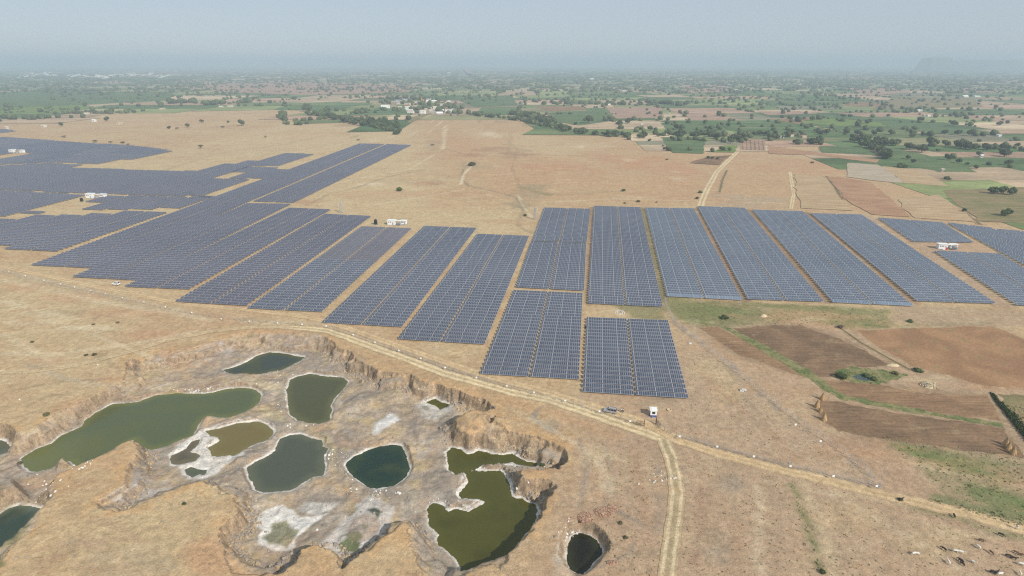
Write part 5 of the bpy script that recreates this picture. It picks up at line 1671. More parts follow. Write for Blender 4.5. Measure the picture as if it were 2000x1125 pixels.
def tproto(n, var):
    if (n, var) not in proto:
        tilt, gl = VAR[var]
        L0 = n * MODW
        V, F, Mi, mats = table_parts(n, MODW, L0, tilt, True, gl, 1 if n % 2 else 2)
        if var in (2, 4, 5):
            mats[1] = M_alu_dull
        proto[n, var] = (V, F, Mi, mats, L0, tilt)
    return proto[n, var]


meshes = {}
for (tx, ty, rot, seg, n, var, lab, grp) in tables[:300]:
    V, F, Mi, mats, L0, tilt = tproto(n, var)
    key = (n, var)
    if key not in meshes:
        meshes[key] = (np_mesh('module_array', V, F, mats, Mi), frame_mesh(L0, tilt))
    if tilt not in LEG:
        LEG[tilt] = leg_mesh(tilt)
    o = thing('solar_table', lab, 'solar panel', (tx, ty, 0), rot, grp)
    o.scale = (seg / L0, 1, 1)
    pm = obj('module_array', meshes[key][0], o)
    pm['kind'] = 'stuff'
    obj('rail', meshes[key][1], o)
    for k in range(5):
        obj('leg', LEG[tilt], o, (0.8 + (L0 - 1.6) * k / 4, 0, 0))
bigV, bigF, bigM = [], [], []
allm = [M_panel, M_alu, M_plate, M_back, M_panel_dusty, M_panel_dark, M_panel_bright, M_panel_left, M_panel_right, M_alu_dull]
vo = 0
groups = {}
for T in tables[300:]:
    groups.setdefault((T[4], T[5]), []).append(T)
for (n, var), Ts in groups.items():
    V, F, Mi, mats, L0, tilt = tproto(n, var)
    # add simple legs: two long posts boxes shared as quads
    A = np.array([(T[0], T[1], T[2], T[3] / L0) for T in Ts])
    lx = np.linspace(0.8, L0 - 0.8, 4)
    lv, lf = [], []
    for xx in lx:
        b = len(V) + len(lv)
        zc = LOW + 0.95 * sin(tilt) - 0.05
        yc = 0.95 * cos(tilt)
        for (dx, dy) in ((-.05, -.05), (.05, -.05), (.05, .05), (-.05, .05)):
            lv += [(xx + dx, yc + dy, -0.1), (xx + dx, yc + dy, zc)]
        lf += [(b, b + 2, b + 3, b + 1), (b + 2, b + 4, b + 5, b + 3), (b + 6, b, b + 1, b + 7)]
    Vx = np.vstack([V, np.array(lv)])
    Fx = np.vstack([F, np.array(lf)])
    mm = np.array([allm.index(m) for m in mats])[np.concatenate([Mi, np.full(len(lf), 1)])]
    c, s_ = np.cos(A[:, 2])[:, None], np.sin(A[:, 2])[:, None]
    lxv = Vx[None, :, 0] * A[:, 3:4]
    P = np.stack([A[:, 0:1] + lxv * c - Vx[None, :, 1] * s_, A[:, 1:2] + lxv * s_ + Vx[None, :, 1] * c, np.repeat(Vx[None, :, 2], len(A), 0)], -1)
    bigV.append(P.reshape(-1, 3))
    bigF.append((Fx[None] + (np.arange(len(A)) * len(Vx))[:, None, None] + vo).reshape(-1, 4))
    bigM.append(np.tile(mm, len(A)))
    vo += len(A) * len(Vx)
sf = obj('solar_tables', np_mesh('solar_tables', np.vstack(bigV), np.vstack(bigF), allm, np.concatenate(bigM)))
tag(sf, 'the many farther rows of tilted blue solar panels', None, None, 'stuff')
print('TABLES', len(tables), 'TREES', len(tree_specs), 'far', len(sp1), len(sp2), 'groundverts', nx * ny)
# ------------------------------------------------------------------ village, farmhouses and the far town
def house(px, py, wpx_, wall, roof, label, group, name='house', storeys=1, flat=True, rz=None, simple=False, cat='house'):
    gx, gy = G(px, py)
    W = wpx(px, py, wpx_) * (1.15 if group and 'village' in group else 1)
    D_ = W * R.uniform(0.7, 1.1)
    Hh = (3.3 * storeys if not simple else W * R.uniform(.35, .5)) * R.uniform(.9, 1.15)
    o = thing(name, label, cat, (gx, gy, 0), R.uniform(-.3, .3) if rz is None else rz, group)
    mb = MB()
    mb.box((0, 0, Hh / 2 - .2), (W, D_, Hh + .4), wall)
    obj('wall', mb.mesh('wall'), o)
    mb = MB()
    if flat:
        mb.box((0, 0, Hh + .12), (W + .5, D_ + .5, .22), roof)
        for sx in (-1, 1):
            mb.box((sx * (W / 2 + .1), 0, Hh + .5), (.18, D_ + .4, .55), wall)
            mb.box((0, sx * (D_ / 2 + .1), Hh + .5), (W + .02, .18, .55), wall)
    else:
        e = .5
        rh = D_ * .25
        mb.add([(-W / 2 - e, -D_ / 2 - e, Hh), (W / 2 + e, -D_ / 2 - e, Hh), (W / 2 + e, D_ / 2 + e, Hh), (-W / 2 - e, D_ / 2 + e, Hh), (-W / 2 - e, 0, Hh + rh), (W / 2 + e, 0, Hh + rh)],
               [(0, 1, 5, 4), (2, 3, 4, 5), (0, 4, 3), (1, 2, 5), (0, 3, 2, 1)], roof)
    obj('roof', mb.mesh('roof'), o)
    mb = MB()
    mb.box((W * .1, -D_ / 2 - .02, 1.1), (1.1, .08, 2.2), M_mud)
    obj('door', mb.mesh('door'), o)
    wm = MB().box((0, 0, 0), (1.2, .08, 1.1), M_window).mesh('window')
    for s_ in range(storeys):
        for fx in (-.33, .36):
            obj('window', wm, o, (W * fx, -D_ / 2 - .03, 1.7 + 3.2 * s_))
    return o


VWALL = [(M_white, 'white'), (M_cream, 'cream'), (M_ochre, 'ochre'), (M_mud, 'brown')]
VROOF = [(M_roofgrey, 'grey'), (M_rooftile, 'clay'), (M_cream, 'pale'), (M_white, 'white')]
for k in range(52):
    if k < 44:
        px = R.uniform(752, 885)
        py = R.uniform(197, 222) if px > 790 else R.uniform(196, 214)
    else:
        px, py = R.uniform(855, 905), R.uniform(218, 226)
    wl, wn = R.choice(VWALL)
    rf, rn = R.choice(VROOF)
    fl_ = R.random() < .6
    side = 'left' if px < 795 else ('middle' if px < 845 else 'right')
    house(px, py, R.uniform(5, 10), wl, rf, '%s village house with %s %s roof in the %s part of the village' % (wn, rn, 'flat' if fl_ else 'pitched', side), 'houses of the village', storeys=1 + (R.random() < .3), flat=fl_)
for px, py, wp, wl, rf, lab in [(753, 211, 15, M_white, M_white, 'wide white school like house at the left end of the village'), (882, 219, 14, M_white, M_cream, 'large white house at the right end of the village'),
                                (862, 207, 13, M_cream, M_cream, 'large cream house above the right end of the village'), (826, 222, 9, M_white, M_white, 'white house at the lower edge of the village'),
                                (851, 213, 10, M_cream, M_white, 'pale two storey house right of the temple'), (796, 206, 9, M_cream, M_rooftile, 'clay roofed house left of the temple')]:
    house(px, py, wp, wl, rf, lab, 'large houses of the village', storeys=2)
# temple with two saffron spires
gx, gy = G(826, 202)
tp = thing('temple', 'village temple with two pale orange spires', 'temple', (gx, gy, 0), 0.1)
obj('hall', MB().box((0, 0, 2.5), (12, 9, 5), M_white).mesh('hall'), tp)
for dx, hh in ((-2.6, 17), (2.4, 13)):
    mb = MB()
    mb.lathe([(2.2, 4), (2.3, 6), (1.9, 9), (1.3, hh - 4), (0.7, hh - 1.5), (0.9, hh - 1.1), (0.15, hh), (0.02, hh + .6)], M_orange, 10)
    obj('spire', mb.mesh('spire'), tp, (dx, 0, 0))
for i, (px, py, wp, wl, rf, lab) in enumerate([(1525, 269, 9, M_white, M_blue, 'farmhouse with a blue sheet roof beside the road'), (1545, 267, 8, M_cream, M_rooftile, 'cream farmhouse with a clay roof between the roadside trees'),
                                               (1568, 269, 10, M_ochre, M_rooftile, 'long ochre farmhouse right of the blue roofed one'), (1420, 264, 8, M_mud, M_roofgrey, 'brown hut behind the orchard trees'),
                                               (1448, 263, 7, M_cream, M_rooftile, 'small clay roofed hut left of the orchard'), (1188, 205, 8, M_white, M_cream, 'white farmhouse in the far middle belt'),
                                               (1219, 178, 6, M_white, M_white, 'white dot of a house in the far green fields'), (1156, 155, 7, M_white, M_white, 'bright white block far beyond the village'),
                                               (1269, 157, 6, M_white, M_white, 'pale far house right of the bright white block'), (475, 150, 7, M_white, M_white, 'bright white tower like block beyond the left fields'),
                                               (877, 143, 6, M_white, M_white, 'white block beside the far straight road'), (645, 153, 7, M_white, M_white, 'white shed at the edge of the pink land'),
                                               (540, 151, 7, M_cream, M_white, 'cream shed left of the white one'), (1884, 190, 9, M_cream, M_white, 'cream farm block at far right'),
                                               (1907, 189, 10, M_white, M_white, 'white farm block at far right'), (1806, 227, 8, M_cream, M_rooftile, 'farmhouse between the trees at right'),
                                               (1812, 228, 7, M_white, M_cream, 'small white farmhouse beside another at right'), (1795, 217, 8, M_white, M_white, 'white shed in the right middle distance'),
                                               (450, 209, 9, M_cream, M_cream, 'cream shed beyond the left dry field'), (432, 210, 7, M_ochre, M_cream, 'ochre shed left of the cream one'),
                                               (318, 214, 9, M_ochre, M_cream, 'ochre barn in the left hedge'), (170, 223, 9, M_cream, M_cream, 'pale barn in the left hedge'), (184, 237, 6, M_white, M_white, 'tiny white hut on the red track'),
                                               (236, 243, 12, M_ochre, M_cream, 'low ochre shelter beside the big thorn tree'), (86, 248, 7, M_cream, M_white, 'small cream hut above the left panels'),
                                               (14, 251, 4, M_white, M_white, 'tiny white hut at the left edge'), (1916, 308, 5, M_white, M_white, 'tiny white hut under the dark tree at right'),
                                               (1950, 267, 6, M_white, M_white, 'tiny white hut near the right row of trees'), (1254, 246, 3, M_white, M_white, 'tiny pump house on the pale field'),
                                               (1840, 336, 5, M_cream, M_roofgrey, 'pump hut in the right fields')]):
    house(px, py, wp, wl, rf, lab, None, flat=i % 3 != 1)
for k in range(95):
    px = R.choice([R.uniform(30, 110), R.uniform(130, 330), R.uniform(130, 300)])
    py = 144 + 8 * vnoise(np.array(px / 40.), np.array(1.0), 3) + R.uniform(-3, 3)
    third = 'left' if px < 110 else ('middle' if px < 220 else 'right')
    wl = R.choice([M_white, M_white, M_cream])
    bw = R.uniform(2.5, 6)
    house(px, py, bw, wl, M_white if R.random() < .7 else M_rooftile, '%s %s building in the %s part of the far hazy town' % (('tiny', 'small', 'wide')[int(bw > 3.6) + int(bw > 4.8)], 'white' if wl is M_white else 'cream', third), 'buildings of the far town', name='building', simple=True, cat='building')

# ------------------------------------------------------------------ inverter stations
def cabin(x, y, rz, L, W, Hh, label, name='equipment_cabin', roof=M_white):
    o = thing(name, label, 'cabin', (x, y, 0), rz)
    mb = MB()
    mb.box((0, 0, Hh / 2), (L, W, Hh), M_white)
    obj('wall', mb.mesh('wall'), o)
    obj('roof', MB().box((0, 0, Hh + .12), (L + .7, W + .7, .2), roof).mesh('roof'), o)
    obj('door', MB().box((L * .25, -W / 2 - .03, 1.05), (.9, .07, 2.1), M_roofgrey).mesh('door'), o)
    vm = MB().box((0, 0, 0), (.8, .06, .6), M_window).mesh('vent')
    for k in (-.3, -.05):
        obj('vent', vm, o, (L * k, -W / 2 - .03, Hh * .65))
    obj('plinth', MB().box((0, 0, .1), (L + 1.4, W + 1.4, .2), M_plate).mesh('plinth'), o)
    return o


def transformer(x, y, rz, label):
    o = thing('transformer', label, 'transformer', (x, y, 0), rz)
    obj('body', MB().box((0, 0, 1.3), (2.2, 1.3, 1.8), M_galv).mesh('body'), o)
    fm = MB().box((0, 0, 0), (.07, .5, 1.4), M_galv).mesh('radiator_fin')
    for k in range(7):
        for s_ in (-1, 1):
            obj('radiator_fin', fm, o, (-.9 + .3 * k, s_ * .95, 1.3))
    bmh = MB().lathe([(.12, 0), (.16, .15), (.1, .3), (.15, .4), (.06, .6)], M_brick, 8).mesh('bushing')
    for k in (-.5, 0, .5):
        obj('bushing', bmh, o, (k, 0, 2.2))
    obj('skid', MB().box((0, 0, .2), (2.6, 2.2, .4), M_roofgrey).mesh('skid'), o)


def station(px, py, s, where, tank=False, flip=1):
    gx, gy = G(px, py)
    cabin(gx - 2.5 * s * flip, gy, -PHI, 5.5 * s, 3.2 * s, 3.3 * s, 'tall white equipment cabin of the %s inverter station' % where)
    cabin(gx + 6 * s * flip, gy + 1.5 * s, -PHI, 4.2 * s, 2.6 * s, 2.6 * s, 'smaller white cabin of the %s inverter station' % where)
    transformer(gx + 3.6 * s * flip, gy - 3.0 * s, -PHI, 'grey transformer beside the cabins of the %s inverter station' % where)
    c = thing('canopy', 'white sheet canopy linking the cabins of the %s inverter station' % where, 'canopy', (gx + 2.2 * s * flip, gy + .6 * s, 0), -PHI)
    obj('sheet', MB().box((0, 0, 2.7 * s), (4.4 * s, 2.4 * s, .12), M_white).mesh('sheet'), c)
    pm = MB().box((0, 0, 1.3 * s), (.12, .12, 2.6 * s), M_galv).mesh('post')
    for sx in (-1, 1):
        for sy in (-1, 1):
            obj('post', pm, c, (sx * 1.9 * s, sy * 1.0 * s, 0))
    if tank:
        tx, ty = G(734, 438)
        o = thing('water_tank', 'black cylindrical water tank beside the white inverter cabins', 'water tank', (tx, ty, 0))
        obj('tank', MB().lathe([(1.15, .3), (1.2, .5), (1.2, 3.3), (1.0, 3.6), (.35, 3.8), (.35, 4.0), (.05, 4.05)], M_black, 16).mesh('tank'), o)
        obj('plinth', MB().box((0, 0, .15), (3.4, 3.4, .3), M_plate).mesh('plinth'), o)


station(772, 438, 1.0, 'centre left', True)
station(184, 386, 1.15, 'far left lower')
station(30, 298, 1.3, 'far left upper')
station(1846, 485, .95, 'right')
gx, gy = G(1843, 488)
o = thing('notice_board', 'red and white notice board at the right inverter station', 'sign', (gx, gy - 1, 0), -PHI)
obj('board', MB().box((.75, 0, 1.3), (1.3, .1, 1.6), M_red).box((-.6, 0, 1.3), (1.35, .1, 1.6), M_white).mesh('board'), o)
pm = MB().box((0, .1, .7), (.08, .08, 1.4), M_galv).mesh('post')
obj('post', pm, o, (-1.1, 0, 0))
obj('post', pm, o, (1.2, 0, 0))
for (px, py, dx) in ((186, 392, 0),):
    gx, gy = G(px, py)
    o = thing('storage_drum', 'small red drum beside the far left lower cabins', 'drum', (gx, gy, 0))
    obj('body', MB().lathe([(.5, 0), (.5, 1.4), (.45, 1.45)], M_red, 10).mesh('body'), o)
    gx, gy = G(160, 393)
    o = thing('water_tank', 'black water tank left of the far left lower cabins', 'water tank', (gx, gy, 0))
    obj('tank', MB().lathe([(1.1, .3), (1.2, .5), (1.2, 2.6), (1.0, 2.9), (.35, 3.1), (.05, 3.2)], M_black, 14).mesh('tank'), o)


# ------------------------------------------------------------------ lattice masts and poles
def lattice(px, py, Hh, wb, label):
    gx, gy = G(px, py)
    o = thing('lattice_tower', label, 'tower', (gx, gy, 0), .4)
    lm = MB()
    for (sx, sy) in ((-1, -1), (1, -1), (1, 1), (-1, 1)):
        m2 = MB()
        m2.tube((sx * wb, sy * wb, 0), (sx * .3, sy * .3, Hh), .12, .1, M_galv, 4)
        obj('leg', m2.mesh('leg'), o)
    n = 6
    for k in range(n):
        z0, z1 = Hh * k / n, Hh * (k + 1) / n
        a, b = wb + (.3 - wb) * k / n, wb + (.3 - wb) * (k + 1) / n
        cs0, cs1 = [(-a, -a), (a, -a), (a, a), (-a, a)], [(-b, -b), (b, -b), (b, b), (-b, b)]
        for i in range(4):
            j = (i + 1) % 4
            lm.tube((*cs0[i], z0), (*cs1[j], z1), .06, .06, M_galv, 3)
            lm.tube((*cs1[i], z1), (*cs1[j], z1), .06, .06, M_galv, 3)
    obj('bracing', lm.mesh('bracing'), o)
    am = MB().box((0, 0, 0), (4.2, .15, .15), M_galv).mesh('cross_arm')
    for z in (Hh * .72, Hh * .86, Hh * .99):
        obj('cross_arm', am, o, (0, 0, z))


lattice(667, 415, 8.5, 1.3, 'small grey lattice tower behind the left panel rows')
lattice(1045, 428, 9, .9, 'thin grey lattice mast in the gully behind the centre panels')
POLES = [(856, 708), (1135, 792), (1523 / 4 + 1000, 871), (1541, 905), (1719, 950), (1345, 590), (1369, 592), (1441, 596), (542, 630), (180, 570)]
for i, (px, py) in enumerate(POLES):
    gx, gy = G(px, py)
    o = thing('lightning_pole', 'slim grey pole %s' % ['above the olive pond bend of the road', 'by the fence left of the parked car', 'behind the fence right of the gate', 'at the fence along the lower road',
                                                      'at the corner where both fences meet', 'first in front of the bright panel row', 'second in front of the bright panel row', 'last in front of the bright panel row',
                                                      'by the fence above the thin dark pond', 'by the fence at far left'][i], 'pole', (gx, gy, 0))
    obj('shaft', MB().tube((0, 0, 0), (0, 0, 6.5), .07, .04, M_galv, 6).mesh('shaft'), o)
    obj('base', MB().box((0, 0, .1), (.4, .4, .2), M_plate).mesh('base'), o)

# ------------------------------------------------------------------ fences
BOARDS = [(17.5, 530), (49.5, 538), (86, 547), (118, 554), (146, 560), (177, 567), (206, 573), (239, 581), (281, 589), (323, 599), (374.5, 610), (432, 622), (487, 627), (542, 630), (590, 633), (637, 636), (690, 653),
          (732.5, 668), (779, 684), (822, 699.5), (869.5, 717.5), (930.5, 737), (990, 753), (1043, 766), (1104, 782), (1171, 803), (1231, 822)]
BOARDS2 = [(1327.5, 852), (1401, 872), (1472.5, 891), (1544, 910), (1628, 929.5), (1712.5, 949)]


def polyline_points(g, step):
    out, dirs = [], []
    left = 0.0
    for a, b in zip(g[:-1], g[1:]):
        L = np.hypot(*(b - a))
        t = left
        while t < L:
            out.append(a + (b - a) * t / L)
            dirs.append(atan2(b[1] - a[1], b[0] - a[0]))
            t += step
        left = t - L
    return out, dirs


post_me = MB().box((0, 0, 1.0), (.12, .12, 2.1), M_galv).box((0, -.14, 2.1), (.06, .34, .06), M_galv).mesh('post')
board_me = MB().box((0, 0, 0), (.62, .05, .62), M_white).mesh('sign_board')


def fence(pts, boards, label, step, name='perimeter_fence'):
    g = GP(pts)
    o = thing(name, label, 'fence', (g[0][0], g[0][1], 0))
    P_, D_ = polyline_points(g, step)
    ox, oy = g[0]
    for p, a in zip(P_, D_):
        q = obj('post', post_me, o, (p[0] - ox, p[1] - oy, 0))
        q.rotation_euler = (R.gauss(0, .02), R.gauss(0, .02), a)
    mb = MB()
    for a, b in zip(P_[:-1], P_[1:]):
        for z in (.3, .7, 1.1, 1.5, 1.9):
            mb.tube((a[0] - ox, a[1] - oy, z), (b[0] - ox, b[1] - oy, z), .012, .012, M_galv, 3, False)
    wr = obj('wire', mb.mesh('wire'), o)
    for (px, py) in boards:
        bx, by = G(px, py, 1.25)
        q = obj('sign_board', board_me, o, (bx - ox, by - oy, 1.3))
        q.rotation_euler = (-.12, 0, R.uniform(-.2, .1) - .1)


fence([(-260, 470), (17, 534), (118, 558), (239, 585), (374, 614), (500, 630), (600, 636), (637, 640), (690, 657), (779, 688), (870, 721), (990, 757), (1104, 786), (1171, 807), (1258, 832)], BOARDS,
      'long wire fence with small white boards between the quarry and the panels', 3.4)
fence([(1286, 836), (1327, 856), (1401, 876), (1544, 914), (1628, 933), (1716, 953)], BOARDS2, 'wire fence with white boards along the lower road, right of the gate', 2.2)
fence([(1716, 953), (1690, 918), (1640, 880), (1590, 845), (1530, 802), (1470, 752), (1420, 712), (1360, 664), (1318, 632), (1302, 600), (1298, 584)], [(1603, 861), (1554, 829)],
      'wire fence running back along the rubble bank to the green verge', 2.6)
for (px, py, rz, lab) in ((1258, 832, -.2, 'rusty gate leaf standing open left of the track'), (1281, 828, 1.9, 'dark gate leaf swung open beside the guard booth')):
    gx, gy = G(px, py)
    o = thing('gate', lab, 'gate', (gx, gy, 0), rz, None)
    pm = MB().box((0, 0, 1.2), (.22, .22, 2.5), M_rust).mesh('post')
    obj('post', pm, o)
    mb = MB()
    for z in (.25, 1.0, 1.8):
        mb.box((-1.3, 0, z), (2.5, .06, .08), M_rust)
    mb.box((-2.52, 0, 1.0), (.08, .06, 1.7), M_rust)
    obj('frame', mb.mesh('frame'), o)
    bm_ = MB().box((0, 0, 1.0), (.05, .04, 1.6), M_rust).mesh('bar')
    for k in range(9):
        obj('bar', bm_, o, (-.25 - k * .25, 0, 0))

# ------------------------------------------------------------------ guard booth
gx, gy, z = drop(1276.5, 814)
o = thing('guard_booth', 'white guard booth with a blue base beside the open gate', 'guard booth', (gx, gy + 1, 0), -.08)
obj('base_panel', MB().box((0, 0, .35), (2.1, 2.1, .7), M_blue).mesh('base_panel'), o)
mb = MB()
mb.box((0, 0, 1.55), (2.04, 2.04, 1.7), M_white)
obj('wall', mb.mesh('wall'), o)
obj('roof', MB().box((0, 0, 2.5), (2.4, 2.4, .14), M_white).box((0, 0, 2.62), (1.6, 1.6, .1), M_white).mesh('roof'), o)
obj('window', MB().box((0, -1.04, 1.6), (1.0, .06, .85), M_window).mesh('window'), o)
obj('window', MB().box((1.04, 0, 1.6), (.06, .9, .85), M_window).mesh('window'), o)
obj('step', MB().box((0, -1.35, .1), (1.2, .5, .2), M_plate).mesh('step'), o)
gx, gy = G(1307, 801)
o = thing('well_ring', 'low straw coloured concrete ring on the grass right of the booth', 'concrete ring', (gx, gy, 0))
obj('ring', MB().lathe([(.75, -.05), (.78, .35), (.62, .36), (.60, .12)], M_strawpale, 20).mesh('ring'), o)


# ------------------------------------------------------------------ vehicles
def suv(px, py, rz, paint, label, name='parked_suv', L=4.5, z=0.0):
    gx, gy = G(px, py)
    o = thing(name, label, 'car', (gx, gy, z), rz)
    W = 1.8
    prof = [(-L / 2, .45), (-L / 2, .95), (-L / 2 + .15, 1.05), (-L / 2 + 1.15, 1.15), (L / 2 - .1, 1.12), (L / 2, .95), (L / 2, .4)]
    bm = bmesh.new()
    vs = [bm.verts.new((x_, -W / 2, z_)) for x_, z_ in prof]
    f = bm.faces.new(vs)
    r = bmesh.ops.extrude_face_region(bm, geom=[f])
    bmesh.ops.translate(bm, vec=(0, W, 0), verts=[v for v in r['geom'] if isinstance(v, bmesh.types.BMVert)])
    bmesh.ops.recalc_face_normals(bm, faces=bm.faces)
    bmesh.ops.bevel(bm, geom=list(bm.edges), offset=.07, segments=2, affect='EDGES')
    me = bpy.data.meshes.new('body')
    bm.to_mesh(me)
    bm.free()
    me.materials.append(paint)
    obj('body', me, o)
    mb = MB()
    xa, xb = -L / 2 + 1.15, L / 2 - .15
    top = 1.72
    mb.add([(xa, -.82, 1.12), (xb, -.82, 1.12), (xb, .82, 1.12), (xa, .82, 1.12), (xa + .55, -.7, top), (xb - .2, -.7, top), (xb - .2, .7, top), (xa + .55, .7, top)],
           [(4, 5, 6, 7), (0, 1, 5, 4), (1, 2, 6, 5), (2, 3, 7, 6), (3, 0, 4, 7)], M_window)
    obj('windows', mb.mesh('windows'), o)
    mb = MB()
    mb.box(((xa + xb) / 2 + .15, 0, top + .03), (xb - xa - .7, 1.44, .09), paint)
    for s_ in (-1, 1):
        for fx in (.02, .36, .68, .98):
            x_ = xa + .1 + (xb - xa - .2) * fx
            mb.box((x_ + .12, s_ * .765, 1.42), (.08, .1, .62), paint)
    obj('roof', mb.mesh('roof'), o)
    for s_ in (-.6, .6):
        obj('roof_rail', MB().box(((xa + xb) / 2 + .2, s_, top + .13), (xb - xa - 1.1, .05, .07), M_black).mesh('roof_rail'), o)
    for x_ in (-L / 2 + .85, L / 2 - .85):
        for s_ in (-1, 1):
            t_ = MB().tube((0, -.11, 0), (0, .11, 0), .36, .36, M_tyre, 14).mesh('wheel')
            q = obj('wheel', t_, o, (x_, s_ * (W / 2 - .08), .36))
            obj('rim', MB().tube((0, -.12, 0), (0, .12, 0), .2, .2, M_carsilver, 10).mesh('rim'), q)
    for s_ in (-.62, .62):
        obj('headlight', MB().box((-L / 2 - .01, s_, .85), (.08, .34, .18), M_lamp).mesh('headlight'), o)
        obj('tail_light', MB().box((L / 2 + .01, s_, .88), (.06, .22, .24), M_red).mesh('tail_light'), o)
    obj('bumper', MB().box((-L / 2 - .04, 0, .52), (.14, 1.6, .2), M_black).mesh('bumper'), o)


suv(1192, 805, -.33, M_carsilver, 'silver car parked on the track inside the fence near the gate', z=0.03)
suv(227, 556, -.15, M_white, 'small white car parked below the left panel rows', 'parked_car', 3.9)


# ------------------------------------------------------------------ people and cattle
def skinned(name, verts, edges, radii, mat, sub=1):
    me = bpy.data.meshes.new(name)
    me.from_pydata(verts, edges, [])
    ob = bpy.data.objects.new('tmp', me)
    COL.objects.link(ob)
    ob.modifiers.new('s', 'SKIN')
    lay = me.skin_vertices[0].data
    for i, r in enumerate(radii):
        lay[i].radius = r if isinstance(r, tuple) else (r, r)
        lay[i].use_root = i == 0
    m = ob.modifiers.new('d', 'SUBSURF')
    m.levels = m.render_levels = sub
    dg = bpy.context.evaluated_depsgraph_get()
    out = bpy.data.meshes.new_from_object(ob.evaluated_get(dg))
    out.name = name
    bpy.data.objects.remove(ob)
    out.materials.clear()
    out.materials.append(mat)
    for p in out.polygons:
        p.use_smooth = True
    return out


def person(px, py, rz, label, top, low, stride=.12):
    gx, gy, z = drop(px, py)
    o = thing('person', label, 'person', (gx, gy, z), rz)
    # body: legs, torso, neck, head, arms in one surface
    v = [(0, 0, .95), (0, 0, 1.2), (0, 0, 1.42), (0, .0, 1.52), (0, .01, 1.62), (0, .02, 1.70),
         (.10, 0, .90), (.11, stride, .50), (.11, stride * .8, .09), (.11, stride * .8 + .16, .04),
         (-.10, 0, .90), (-.11, -stride, .50), (-.11, -stride * 1.2, .09), (-.11, -stride * 1.2 + .16, .04),
         (.19, 0, 1.40), (.25, -.03, 1.14), (.25, .08, .92), (.25, .13, .84), (-.19, 0, 1.40), (-.25, .03, 1.14), (-.25, .12, .92), (-.25, .17, .84)]
    e = [(0, 1), (1, 2), (2, 3), (3, 4), (4, 5), (0, 6), (6, 7), (7, 8), (8, 9), (0, 10), (10, 11), (11, 12), (12, 13), (2, 14), (14, 15), (15, 16), (16, 17), (2, 18), (18, 19), (19, 20), (20, 21)]
    r = [.14, .13, .14, .055, .10, .08, .09, .06, .045, .04, .09, .06, .045, .04, .06, .045, .035, .04, .06, .045, .035, .04]
    obj('body', skinned('body', v, e, r, M_skin), o)
    obj('shirt', skinned('shirt', [v[0], v[1], v[2], v[14], v[15], v[18], v[19]], [(0, 1), (1, 2), (2, 3), (3, 4), (2, 5), (5, 6)], [.17, .16, .17, .085, .07, .085, .07], top), o)
    obj('trousers', skinned('trousers', [(0, 0, .97), v[6], v[7], v[8], v[10], v[11], v[12]], [(0, 1), (1, 2), (2, 3), (0, 4), (4, 5), (5, 6)], [.16, .115, .09, .075, .115, .09, .075], low), o)
    obj('hair', MB().lathe([(.105, 1.66), (.11, 1.72), (.085, 1.79), (.02, 1.81)], M_black, 10).mesh('hair'), o)


person(1213, 805, .6, 'person in a white shirt standing behind the silver car', M_cloth, M_trouser)
person(1216.5, 805.5, 2.4, 'second person in pale shirt and dark trousers, nearest the gate', M_cloth, M_trouser)
person(1985, 1033, 1.0, 'herder all in white walking on the road at the right edge', M_cloth, M_cloth, .2)


def cow_meshes(mat, graze):
    hz_ = .35 if graze else 1.25
    v = [(0, 0, .98), (.45, 0, 1.0), (.75, 0, 1.06), (1.0, 0, 1.05 if graze else 1.25), (1.2, 0, hz_ + .25 if graze else 1.38), (1.48, 0, hz_ if graze else 1.22),
         (-.5, 0, 1.0), (-.8, 0, 1.05),
         (.62, .17, .72), (.62, .18, .40), (.60, .18, .04), (.62, -.17, .72), (.66, -.18, .40), (.70, -.18, .04),
         (-.68, .18, .78), (-.80, .18, .45), (-.70, .18, .04), (-.68, -.18, .78), (-.74, -.18, .45), (-.62, -.18, .04)]
    e = [(0, 1), (1, 2), (2, 3), (3, 4), (4, 5), (0, 6), (6, 7), (1, 8), (8, 9), (9, 10), (1, 11), (11, 12), (12, 13), (6, 14), (14, 15), (15, 16), (6, 17), (17, 18), (18, 19)]
    r = [(.34, .30), (.30, .28), .20, .15, .13, .085, (.30, .28), .18, .12, .07, .055, .12, .07, .055, .15, .075, .055, .15, .075, .055]
    body = skinned('body', v, e, r, mat)
    hm = MB()
    hx, hz2 = (1.2, hz_ + .28) if graze else (1.22, 1.42)
    horn, ear = [], []
    for s_ in (-1, 1):
        horn.append(MB().tube((hx, s_ * .08, hz2 + .05), (hx - .08, s_ * .24, hz2 + .28), .03, .01, M_rust, 5).mesh('horn'))
        ear.append(MB().box((hx - .04, s_ * .2, hz2 - .02), (.06, .2, .09), mat).mesh('ear'))
    tail = MB().tube((-.95, 0, 1.08), (-1.05, 0, .45), .03, .02, mat, 5).tube((-1.05, 0, .45), (-1.05, 0, .28), .05, .02, M_cowblack, 5).mesh('tail')
    return body, horn, ear, tail


